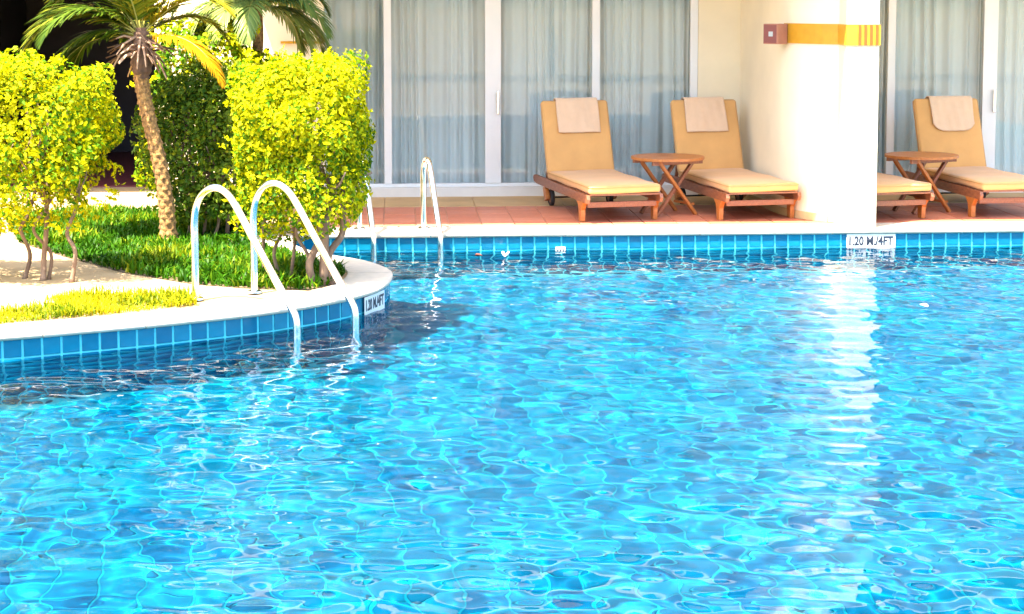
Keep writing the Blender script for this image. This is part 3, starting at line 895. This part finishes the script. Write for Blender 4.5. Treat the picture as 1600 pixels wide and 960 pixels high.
# ------------------------------------------------------------------ pool ladders
def ladder(deck_pts, water_pts, htop, label, rad, lean):
    D = [Vector((*p, 0)) for p in deck_pts]; W = [Vector((*p, 0)) for p in water_pts]
    t = empty('pool_ladder', D[0], 0, label, 'ladder')
    org = D[0]
    for d, w_ in zip(D, W):
        h = w_ - d
        def q(f, z): p = d + h * f - org; return (p.x, p.y, z)
        ctrl = [q(0, 0.0), q(0, htop * 0.45), q(0.0, htop * 0.70), q(0.035, htop * 0.86), q(0.12, htop * 0.965), q(0.235, htop), q(0.345, htop * 0.95), q(0.44, htop * 0.83),
                q(0.60, htop * 0.58), q(0.80, htop * 0.27), q(0.955, 0.03), q(0.995, -0.05), q(1.0, -0.17), q(1.0, -0.6), q(1.0, -1.05)]
        path = [(p.x, p.y, p.z) for p in spline(ctrl, 0.02)]
        MB().tube(path, rad, 14).build('rail', MT['steel'], t, smooth=True).cycles.is_caustics_receiver = True
        p = d - org
        MB().tube([(p.x, p.y, 0.0), (p.x, p.y, 0.012), (p.x, p.y, 0.02)], [rad * 2.1, rad * 2.0, rad * 1.3], 18).build('flange', MT['steel'], t)
    for z in (-0.55, -0.80, -1.04):
        a_, b_ = W[0] - org, W[1] - org
        a_.z = b_.z = z
        MB().bar(a_, b_, 0.075, 0.025).build('step', MT['steel'], t, bevel=0.006).cycles.is_caustics_receiver = True
    return t
ladder([(-2.172, 11.738), (-1.81, 12.02)], [(-1.409, 11.17), (-1.055, 11.50)], 0.785, 'steel pool ladder on the planted bank in front of the right clipped hedge', 0.0255, 0)
ladder([(-0.795, 15.43), (-1.37, 15.40)], [(-0.625, 14.97), (-1.205, 14.93)], 0.635, 'steel pool ladder at the far pool edge beside the right clipped hedge', 0.0265, 0)

# ------------------------------------------------------------------ plants
def leaves(P, N, size, tint, aspect=0.55, fold=0.25, jitter=0.7, g=RNG):
    """diamond leaves at P facing roughly N"""
    n_ = len(P)
    nn = N + g.normal(0, jitter, (n_, 3)); nn /= np.linalg.norm(nn, axis=1)[:, None] + 1e-9
    r_ = g.normal(0, 1, (n_, 3)); r_[:, 2] -= 0.2
    d = r_ - nn * (r_ * nn).sum(1)[:, None]; d /= np.linalg.norm(d, axis=1)[:, None] + 1e-9
    s_ = np.cross(nn, d)
    L = (size * g.uniform(0.5, 1.5, n_))[:, None]
    v0 = P - d * L * 0.5; v2 = P + d * L * 0.5 - nn * L * 0.10
    v1 = P + s_ * L * aspect * 0.5 + nn * L * fold * 0.5 - d * L * 0.05; v3 = P - s_ * L * aspect * 0.5 + nn * L * fold * 0.5 - d * L * 0.05
    V = np.stack([v0, v1, v2, v3], 1).reshape(-1, 3)
    b_ = np.arange(n_) * 4
    Fc = np.concatenate([np.stack([b_, b_ + 1, b_ + 2], 1), np.stack([b_, b_ + 2, b_ + 3], 1)])
    return V, Fc, np.repeat(tint, 4)

def vnoise(P, scale, seed):
    g = np.random.default_rng(seed); out = np.zeros(len(P))
    for _ in range(14):
        k = g.normal(0, 1, 3); k = k / np.linalg.norm(k) * scale * g.uniform(0.6, 1.6)
        out += np.sin(P @ k + g.uniform(0, 6.28))
    return out / math.sqrt(7)

def hedge_foliage(c, half, n_, size, seed, pw=5.0, ragged=0.07, shell=0.2, bottom_open=0.3, mean=0.5, spread=0.22, gap=0.0, relief=0.018, taper=0.0, taper_l=0.0):
    g = np.random.default_rng(seed)
    out = []
    U = g.normal(0, 1, (n_ * 3, 3))
    U /= (np.abs(U) ** pw).sum(1)[:, None] ** (1 / pw)               # on a rounded box
    keep = g.uniform(size=len(U)) < np.where(U[:, 2] < -0.75, bottom_open, 1.0)
    U = U[keep][:n_]
    nz = vnoise(U * half, 9.0, seed + 1)
    depth = g.uniform(0, 1, len(U)) ** 1.6 * shell
    rr = 1 - depth + ragged * nz
    P = U * half * rr[:, None]
    P[:, 0] += taper_l * half[0] * np.clip(-U[:, 2], 0, 1) * np.clip(-U[:, 0], 0, 1)
    P[:, 0] -= taper * half[0] * np.clip(-U[:, 2], 0, 1) * np.clip(U[:, 0], 0, 1)
    N = np.sign(U) * np.abs(U) ** (pw - 1) / half; N /= np.linalg.norm(N, axis=1)[:, None] + 1e-9
    N[:, 2] += 0.35
    clump = vnoise(U * half, 22.0, seed + 2)
    if gap:
        k = clump > -gap
        P, N, nz, clump = P[k], N[k], nz[k], clump[k]
    P = P + N * (relief * clump)[:, None]
    tint = np.clip(mean + spread * g.normal(0, 1, len(P)) + 0.10 * vnoise(P, 5.0, seed + 4), 0, 1)
    return leaves(P + np.array(c), N, size, tint, g=g)

def sprigs(c, half, n_, size, seed, hgt=0.12):
    """loose shoots sticking out of the top and sides"""
    g = np.random.default_rng(seed); P, N = [], []
    for _ in range(n_):
        u = g.normal(0, 1, 3); u /= (np.abs(u) ** 5).sum() ** 0.2
        if u[2] < -0.9: u[2] *= -1
        b_ = u * half
        d = u / half; d /= np.linalg.norm(d); d = d + g.normal(0, 0.35, 3); d[2] += 0.3; d /= np.linalg.norm(d)
        L = g.uniform(0.3, 1.0) * hgt
        for k in range(9):
            P.append(b_ + d * L * k / 9 + g.normal(0, 0.012, 3)); N.append(d + g.normal(0, 0.8, 3))
    P = np.array(P); N = np.array(N)
    return leaves(P + np.array(c), N, size, np.clip(g.normal(0.75, 0.15, len(P)), 0, 1), g=g)

def merge(*parts):
    V, Fc, T, k = [], [], [], 0
    for v, f, t in parts:
        V.append(v); Fc.append(f + k); T.append(t); k += len(v)
    return np.concatenate(V), np.concatenate(Fc), np.concatenate(T)

def crooked(p0, p1, r0, r1, seed, n_=8, wob=0.03):
    g = np.random.default_rng(seed)
    p0, p1 = Vector(p0), Vector(p1)
    pts = [p0.lerp(p1, i / (n_ - 1)) + (Vector(g.normal(0, wob, 3)) * (0 if i in (0,) else 1)) for i in range(n_)]
    path = spline(pts, 0.03)
    m_ = len(path)
    rad = [r0 + (r1 - r0) * i / (m_ - 1) for i in range(m_)]
    rad[0] *= 1.35
    if m_ > 3: rad[1] *= 1.15
    return path, rad

def hedge(name, c, half, n_, size, seed, trunks, label, mtl, sprig=60, **kw):
    t = empty(name, (c[0], c[1], 0), 0, label, 'hedge')
    cc = (0, 0, c[2]); half = np.array(half)
    parts = [hedge_foliage(cc, half, n_, size, seed, **kw)]
    if sprig: parts.append(sprigs(cc, half, sprig, size, seed + 50))
    # tattered skirt of leaves hanging below, round the stems
    V, Fc, T = merge(*parts)
    fast_mesh('foliage', V, Fc, mtl, t, tint=T)
    for k, (x, y, xt, yt, r_) in enumerate(trunks):
        path, rad = crooked((x - c[0], y - c[1], -0.02), (xt - c[0], yt - c[1], c[2] + half[2] * 0.45), r_, r_ * 0.5, seed * 7 + k)
        tr_ = MB().tube(path, rad, 8).build('stem', MT['bark'], t, smooth=True)
        g = np.random.default_rng(seed * 13 + k); top = path[int(len(path) * 0.45)]
        for b_ in range(3):
            e_ = top + Vector((g.uniform(-0.25, 0.25), g.uniform(-0.25, 0.25), g.uniform(0.25, 0.5)))
            p2, r2 = crooked(top, e_, r_ * 0.5, r_ * 0.22, seed * 17 + k * 3 + b_, 5, 0.015)
            MB().tube(p2, r2, 6).build('branch', MT['bark'], tr_, smooth=True)
    return t

H1c = (-4.18, 12.72, 0.98)
hedge('clipped_hedge', H1c, (1.19, 0.46, 0.62), 38000, 0.040, 5,
      [(-3.62, 12.70, -3.55, 12.72, 0.017), (-3.46, 12.62, -3.42, 12.7, 0.022), (-3.43, 12.66, -3.5, 12.74, 0.014), (-3.225, 12.52, -3.26, 12.7, 0.017), (-3.85, 12.75, -3.8, 12.7, 0.018), (-4.3, 12.75, -4.2, 12.7, 0.018)],
      'golden yellow clipped hedge at the left photo edge on thin bare stems', MT['hedge'], 110, mean=0.60, spread=0.28, ragged=0.055, shell=0.32, gap=1.1, relief=0.030, pw=5.0, taper=0.20)
H2c = (-1.555, 12.62, 0.98)
hedge('clipped_hedge', H2c, (0.462, 0.46, 0.655), 28000, 0.038, 8,
      [(-1.625, 12.50, -1.60, 12.55, 0.013), (-1.50, 12.42, -1.62, 12.6, 0.014), (-1.43, 12.36, -1.36, 12.5, 0.030), (-1.37, 12.40, -1.30, 12.6, 0.036), (-1.31, 12.44, -1.2, 12.62, 0.030), (-1.72, 12.7, -1.75, 12.7, 0.014), (-1.85, 12.8, -1.8, 12.75, 0.014)],
      'golden green clipped box hedge behind the near pool ladder', MT['hedge'], 80, mean=0.51, spread=0.29, ragged=0.055, shell=0.40, gap=1.1, relief=0.030, pw=5.5, taper=0.16)
H3c = (-2.57, 15.10, 0.80)
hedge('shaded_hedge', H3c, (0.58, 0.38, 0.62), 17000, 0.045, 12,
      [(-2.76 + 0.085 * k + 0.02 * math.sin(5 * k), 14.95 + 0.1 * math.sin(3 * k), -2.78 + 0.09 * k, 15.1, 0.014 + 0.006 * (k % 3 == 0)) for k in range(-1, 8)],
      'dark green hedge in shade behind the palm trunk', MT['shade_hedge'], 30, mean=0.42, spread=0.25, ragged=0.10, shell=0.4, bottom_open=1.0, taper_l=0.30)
H4c = (-2.90, 16.35, 1.0)
hedge('leafy_bush', H4c, (0.62, 0.4, 0.80), 9000, 0.055, 15,
      [(-3.1, 16.3, -3.0, 16.3, 0.02), (-2.9, 16.35, -2.8, 16.3, 0.02)],
      'light green bush in front of the white wall under the pale palm', MT['hedge'], 60, mean=0.46, spread=0.2, ragged=0.14, pw=2.6)

# palm fronds
def frond(crown, az, el, length, droop, n_leaf, leaf_len, mtl, seed, parent, tint=0.5, r0=0.009, hang=0.5, twist=0.0):
    g = np.random.default_rng(seed)
    d = Vector((math.cos(az) * math.cos(el), math.sin(az) * math.cos(el), math.sin(el)))
    p = Vector(crown); pts = [p.copy()]; steps = 26
    for i in range(steps):
        f = i / steps
        d = (d + Vector((0, 0, -1)) * droop * (0.25 + 1.5 * f) / steps).normalized()
        p = p + d * (length / steps); pts.append(p.copy())
    rad = [r0 * (1 - 0.85 * i / steps) for i in range(steps + 1)]
    rr = MB().tube([tuple(q) for q in pts], rad, 6).build('frond', MT['rachis'], parent, smooth=True)
    V, Fc, T = [], [], []
    for i in range(n_leaf):
        f = 0.14 + 0.86 * i / (n_leaf - 1)
        k = f * steps; i0 = min(steps - 1, int(k)); q = pts[i0].lerp(pts[i0 + 1], k - i0)
        tg = (pts[min(steps, i0 + 1)] - pts[max(0, i0 - 1)]).normalized()
        sd_ = tg.cross(Vector((0, 0, 1)))
        if sd_.length < 1e-3: sd_ = Vector((1, 0, 0))
        sd_.normalize(); up = sd_.cross(tg)
        if twist:
            rot = Matrix.Rotation(twist * f, 3, tg); sd_ = rot @ sd_; up = rot @ up
        for s in (-1, 1):
            L = leaf_len * (math.sin(math.pi * min(1, 0.18 + 0.80 * f)) ** 0.6) * g.uniform(0.85, 1.12)
            a_ = 0.95 - 0.55 * f + g.normal(0, 0.07)
            dr = (sd_ * s * math.sin(a_) + tg * math.cos(a_) + up * (0.22 + g.normal(0, 0.08))).normalized()
            wd = 0.0115 * g.uniform(0.8, 1.2) * (leaf_len / 0.25) ** 0.5
            wn = dr.cross(up).normalized()
            b_ = len(V); pp_ = q.copy(); dd = dr.copy()
            for j in range(5):
                ww = wd * (0.55, 1.0, 0.9, 0.6, 0.08)[j]
                V += [tuple(pp_ - wn * ww), tuple(pp_ + up * ww * 0.35), tuple(pp_ + wn * ww)]
                dd = (dd + Vector((0, 0, -1)) * hang * 0.3).normalized()
                pp_ = pp_ + dd * (L / 4)
            for j in range(4):
                for c_ in (0, 1):
                    Fc.append((b_ + j * 3 + c_, b_ + j * 3 + c_ + 1, b_ + j * 3 + c_ + 4, b_ + j * 3 + c_ + 3))
            T += [min(1, max(0, tint + g.normal(0, 0.14)))] * 15
    fast_mesh('leaflets', np.array(V), np.array(Fc), mtl, rr, tint=np.array(T))
    return rr

palm_base = at(262, 378)
palm = empty('palm_tree', palm_base, 0, 'small palm with a leaning ringed trunk and arching fronds', 'palm tree')
PY = palm_base.y
tp = [at(x, y, 0, PY) - palm_base for x, y in ((263, 384), (262, 350), (259, 315), (254, 280), (246, 240), (236, 200), (228, 165), (222, 130), (220, 95), (221, 70))]
path = spline([tuple(p) for p in tp], 0.012)
m_ = len(path)
vs, fs = [], []
seg = 18
for i, p in enumerate(path):
    f = i / (m_ - 1)
    r_ = 0.068 - 0.010 * min(1, f * 3) + (0.022 * max(0, (0.08 - f) / 0.08))
    for k in range(seg):
        an = 2 * math.pi * k / seg
        row = i // 4; ph = (row % 2) * math.pi / 5
        bumpy = 0.016 * (max(0, math.cos(5 * (an + ph))) * (1 - (i % 4) / 4.0)) + 0.002 * math.sin(7 * an + i)
        vs.append((p.x + (r_ + bumpy) * math.cos(an), p.y + (r_ + bumpy) * math.sin(an), p.z))
for i in range(m_ - 1):
    for k in range(seg):
        fs.append((i * seg + k, i * seg + (k + 1) % seg, (i + 1) * seg + (k + 1) % seg, (i + 1) * seg + k))
MB().add(vs, fs).build('trunk', MT['palmbark'], palm, smooth=True)
g = np.random.default_rng(31)
for k in range(9):
    an = k * 0.7 + g.uniform(-0.2, 0.2)
    p0 = tp[0] + Vector((0.055 * math.cos(an), 0.055 * math.sin(an), 0.075)); p1 = tp[0] + Vector((0.125 * math.cos(an), 0.125 * math.sin(an), 0.0))
    MB().tube([p0, p0.lerp(p1, 0.5) + Vector((0, 0, 0.012)), p1], [0.016, 0.012, 0.006], 6).build('root', MT['palmbark'], palm, smooth=True)
crown = at(221, 62, 0, PY) - palm_base
# fibre mantle below the crown
mant = [crown + Vector((0.0, 0, -0.34)), crown + Vector((0.0, 0, -0.24)), crown + Vector((0, 0, -0.1)), crown + Vector((0, 0, 0.0)), crown + Vector((0, 0, 0.10))]
mm_ = MB().tube(spline([tuple(p) for p in mant], 0.02), [0.050 + 0.05 * math.sin(math.pi * min(1, i / 20)) + 0.008 * math.sin(i * 2.1) for i in range(len(spline([tuple(p) for p in mant], 0.02)))], 16).build('fibre_mantle', MT['fibre'], palm, smooth=True)
for k in range(46):
    an = g.uniform(0, 2 * math.pi); el = g.uniform(-0.9, 0.3); L = g.uniform(0.12, 0.30)
    z0 = g.uniform(-0.15, 0.03)
    d = Vector((math.cos(an) * math.cos(el), math.sin(an) * math.cos(el), math.sin(el)))
    p0 = crown + Vector((0.06 * math.cos(an), 0.06 * math.sin(an), z0))
    p1 = p0 + d * L * 0.6; p2 = p0 + d * L + Vector((0, 0, -0.04 * L / 0.2))
    MB().tube([p0, p1, p2], [0.013, 0.009, 0.006], 5).build('dead_stalk', MT['stub'] if k % 3 else MT['fibre'], palm, smooth=True)
cr = crown + Vector((0, 0, 0.02))
FR = [  # azimuth, elevation, length, droop, material, tint, leaf length, hang
    (R(186), R(34), 1.12, 2.1, 'frond', 0.55, 0.36, 0.6), (R(172), R(40), 1.18, 2.3, 'frond', 0.45, 0.36, 0.6), (R(200), R(20), 0.85, 2.2, 'frond', 0.40, 0.27, 0.6),
    (R(160), R(52), 1.15, 2.3, 'frond', 0.45, 0.30, 0.55), (R(186), R(62), 1.20, 2.0, 'frond', 0.50, 0.30, 0.5),
    (R(-30), R(10), 1.02, 1.75, 'frond_sunlit', 0.50, 0.24, 0.7), (R(80), R(70), 1.0, 1.0, 'frond', 0.75, 0.26, 0.4),
    (R(20), R(78), 1.0, 0.8, 'frond', 0.90, 0.26, 0.4), (R(-60), R(76), 1.0, 0.8, 'frond', 0.80, 0.26, 0.4), (R(130), R(76), 1.1, 1.0, 'frond', 0.60, 0.26, 0.4),
    (R(250), R(68), 1.1, 1.6, 'frond', 0.60, 0.28, 0.5), (R(5), R(60), 1.0, 1.6, 'frond', 0.70, 0.26, 0.5), (R(110), R(30), 0.9, 1.8, 'frond', 0.35, 0.28, 0.5),
    (R(215), R(42), 1.05, 2.4, 'frond', 0.35, 0.30, 0.6), (R(-10), R(50), 0.95, 2.0, 'frond', 0.75, 0.28, 0.5), (R(30), R(36), 0.85, 1.9, 'frond', 0.65, 0.28, 0.5), (R(150), R(18), 0.95, 2.0, 'frond', 0.30, 0.30, 0.6), (R(182), R(8), 0.80, 1.5, 'frond', 0.25, 0.28, 0.5), (R(170), R(72), 1.25, 2.6, 'frond', 0.45, 0.32, 0.5)]
for k, (az, el, L, dr, mk, ti, ll, hg) in enumerate(FR):
    frond(cr, az, el, L, dr, 60, ll, MT[mk], 100 + k, palm, ti, hang=hg)

pb = Vector((-2.45, 16.6, 0))
palm2 = empty('palm_tree', pb, 0, 'pale green background palm drooping in front of the white wall', 'palm tree')
path, rad = crooked((0, 0, 0), (0.02, 0, 2.02), 0.06, 0.05, 77, 8, 0.012)
MB().tube(path, rad, 12).build('trunk', MT['palmbark'], palm2, smooth=True)
for k in range(30):
    az = R(-165 + 24 * k + random.uniform(-8, 8)); el = R(random.choice([5, 22, 40, 58]))
    frond((0.02, 0, 1.98), az, el, random.uniform(0.7, 1.1), random.uniform(1.9, 2.6), 44, 0.30, MT['frond_pale'], 300 + k, palm2, random.uniform(0.35, 0.8), hang=0.6)

# planted bed: soil, ground cover, grass
bed = [(-4.9, 16.5), (-4.2, 14.6), (-3.60, 13.78), (-2.95, 12.97), (-2.31, 12.42), (-1.83, 12.22), (-1.45, 12.17), (-1.285, 12.45), (-1.26, 12.9), (-1.42, 13.35), (-1.95, 14.0), (-2.2, 14.6), (-2.3, 15.6), (-2.6, 16.6), (-3.4, 16.75)]
poly_sheet('planting_bed', bed, None, -0.006, MT['soil'])
tag(bpy.data.objects['planting_bed'], 'brown soil of the planted bed', kind='structure')
def in_poly(poly, x, y):
    c = np.zeros(len(x), bool); k = len(poly)
    for i in range(k):
        (ax, ay), (bx_, by_) = poly[i], poly[(i + 1) % k]
        cond = ((ay > y) != (by_ > y)) & (x < (bx_ - ax) * (y - ay) / (by_ - ay + 1e-12) + ax)
        c ^= cond
    return c
def scatter(poly, n_, g):
    xs_ = [p[0] for p in poly]; ys_ = [p[1] for p in poly]
    x = g.uniform(min(xs_), max(xs_), n_ * 4); y = g.uniform(min(ys_), max(ys_), n_ * 4)
    k = in_poly(poly, x, y)
    return x[k][:n_], y[k][:n_]
def blades(x, y, h, wd, tint, g, lean=0.5, seg=3):
    n_ = len(x); th = g.uniform(0, 2 * math.pi, n_); ln = g.normal(0, lean, n_)
    dx, dy = np.cos(th), np.sin(th)
    V = []
    for j in range(seg + 1):
        f = j / seg
        z = h * (f - 0.25 * np.abs(ln) * f * f) - 0.006
        off = ln * h * f * f
        ww = wd * (0.75, 1.0, 0.75, 0.05)[j]
        for s in (-1, 1):
            V.append(np.stack([x + dx * off - dy * ww * s, y + dy * off + dx * ww * s, z], 1))
    V = np.stack(V, 1).reshape(-1, 3)
    b_ = np.arange(n_) * (2 * (seg + 1))
    Fc = np.concatenate([np.stack([b_ + 2 * j, b_ + 2 * j + 1, b_ + 2 * j + 3, b_ + 2 * j + 2], 1) for j in range(seg)])
    return V, Fc, np.repeat(tint, 2 * (seg + 1))
g = np.random.default_rng(55)
x, y = scatter(bed, 15000, g)
nz = vnoise(np.stack([x, y, 0 * x], 1), 6.0, 5)
V, Fc, T = blades(x, y, g.uniform(0.04, 0.105, len(x)) * (1 + 0.2 * nz), g.uniform(0.006, 0.013, len(x)), np.clip(0.42 + 0.18 * g.normal(0, 1, len(x)) + 0.14 * nz, 0, 1), g, 0.9)
tag(fast_mesh('ground_cover', V, Fc, MT['cover'], tint=T), 'low green ground cover around the palm', 'ground cover', kind='stuff')
grass_poly = [(-5.6, 11.3), (-4.2, 11.25), (-3.5, 11.62), (-3.03, 11.83), (-2.6, 11.88), (-2.25, 11.86), (-2.13, 11.55), (-2.7, 11.17), (-3.25, 10.86), (-4.2, 10.44), (-5.6, 10.1)]
x, y = scatter(grass_poly, 16000, g)
keep = vnoise(np.stack([x, y, 0 * x], 1), 7.0, 25) > -0.9
x, y = x[keep], y[keep]
V, Fc, T = blades(x, y, g.uniform(0.03, 0.095, len(x)) * (1 + 0.25 * vnoise(np.stack([x, y, 0 * x], 1), 8.0, 26)), g.uniform(0.003, 0.006, len(x)), np.clip(g.normal(0.45, 0.24, len(x)) + 0.15 * vnoise(np.stack([x, y, 0 * x], 1), 9.0, 15), 0, 1), g, 0.9)
tag(fast_mesh('grass', V, Fc, MT['grass'], tint=T), 'dry yellow grass strip along the near coping', 'grass', kind='stuff')

# rock in the grass
bm = bmesh.new(); bmesh.ops.create_icosphere(bm, subdivisions=3, radius=1)
for v in bm.verts:
    p = np.array(v.co[:])[None]; k = 1 + 0.12 * vnoise(p, 2.5, 9)[0] + 0.05 * vnoise(p, 7, 10)[0]
    v.co = Vector((v.co.x * 0.115 * k, v.co.y * 0.08 * k, max(-0.02, v.co.z * 0.062 * k)))
me = bpy.data.meshes.new('rock'); bm.to_mesh(me); bm.free(); me.materials.append(MT['rock'])
rock = bpy.data.objects.new('rock', me); COL.objects.link(rock); rp_ = at(172, 463); rock.location = (rp_.x, rp_.y, 0.0)
tag(rock, 'small greyish pink rock lying in the yellow grass', 'rock')

# ------------------------------------------------------------------ small things at the water
def petal(name, p, r_, mtl, label, cat, seed, curl=0.4):
    g = np.random.default_rng(seed); m_ = MB()
    vs = [(0, 0, 0)]; k = 14
    for i in range(k):
        an = 2 * math.pi * i / k; q = r_ * (0.65 + 0.35 * math.cos(an)) * g.uniform(0.85, 1.1)
        vs.append((q * math.cos(an) * 1.3, q * math.sin(an) * 0.8, curl * r_ * abs(math.sin(an)) + 0.002))
    m_.add(vs, [(0, 1 + i, 1 + (i + 1) % k) for i in range(k)])
    o = m_.build(name, mtl, None, smooth=True)
    md = o.modifiers.new('thickness', 'SOLIDIFY'); md.thickness = 0.002
    o.location = p; o.rotation_euler = (0, 0, g.uniform(0, 6.28))
    return tag(o, label, cat)
p = at(790, 400, WATER_Z + 0.01); petal('flower', p, 0.055, MT['petal'], 'white flower floating below the middle of the glass doors', 'flower', 3, 0.7)
p = at(745, 400, WATER_Z + 0.01); petal('dead_leaf', p, 0.035, MT['deadleaf'], 'reddish brown leaf floating near the far pool edge', 'leaf', 4, 0.5)
p = at(1441, 478, WATER_Z + 0.012); petal('petal', p, 0.045, MT['petal'], 'single white petal floating right of the pillar reflection', 'petal', 6, 0.3)
p = at(622, 356, 0.0); petal('dead_leaf', p + Vector((0, 0, 0.003)), 0.02, MT['deadleaf'], 'tiny brown leaf lying on the far deck left of the ladder rail', 'leaf', 8, 0.5)
ai = a_at(876, 0.0)
inlet = empty('pool_inlet', bl(ai, -0.012, WATER_Z + 0.005), BA, 'small white slotted fitting at the waterline below the leftmost lounger', 'pool fitting')
MB().box((0, 0, 0), (0.09, 0.014, 0.055)).build('plate', MT['plastic'], inlet, bevel=0.004)
for k in range(3):
    MB().box((-0.025 + 0.025 * k, -0.0085, 0), (0.006, 0.004, 0.042)).build('slot', MT['ink'], inlet)

# ------------------------------------------------------------------ across the pool: what the glass mirrors
def tree(p, h, r_, seed, label):
    t = empty('tree', p, 0, label, 'tree', 'trees mirrored in the glass doors')
    path, rad = crooked((0, 0, -0.05), (0.1, 0, h * 0.75), 0.13, 0.05, seed, 8, 0.06)
    MB().tube(path, rad, 10).build('trunk', MT['bark'], t, smooth=True)
    V, Fc, T = hedge_foliage((0, 0, h * 0.66), np.array((r_, r_, h * 0.36)), 5000, 0.20, seed, pw=2.2, ragged=0.16, shell=0.75, bottom_open=1.0, mean=0.5, spread=0.25)
    fast_mesh('crown', V, Fc, MT['tree'], t, tint=T)
for k, (x, y, h, r_) in enumerate(((-9, -9, 6.5, 2.4), (-4.6, -10.5, 7.5, 2.7), (0.3, -11, 6.8, 2.5), (4.8, -10, 7.4, 2.7), (9.5, -9.5, 6.6, 2.4), (14, -9, 7, 2.6))):
    tree((x, y, -0.012), h, r_, 400 + k, 'leafy tree across the pool mirrored in the glass doors')
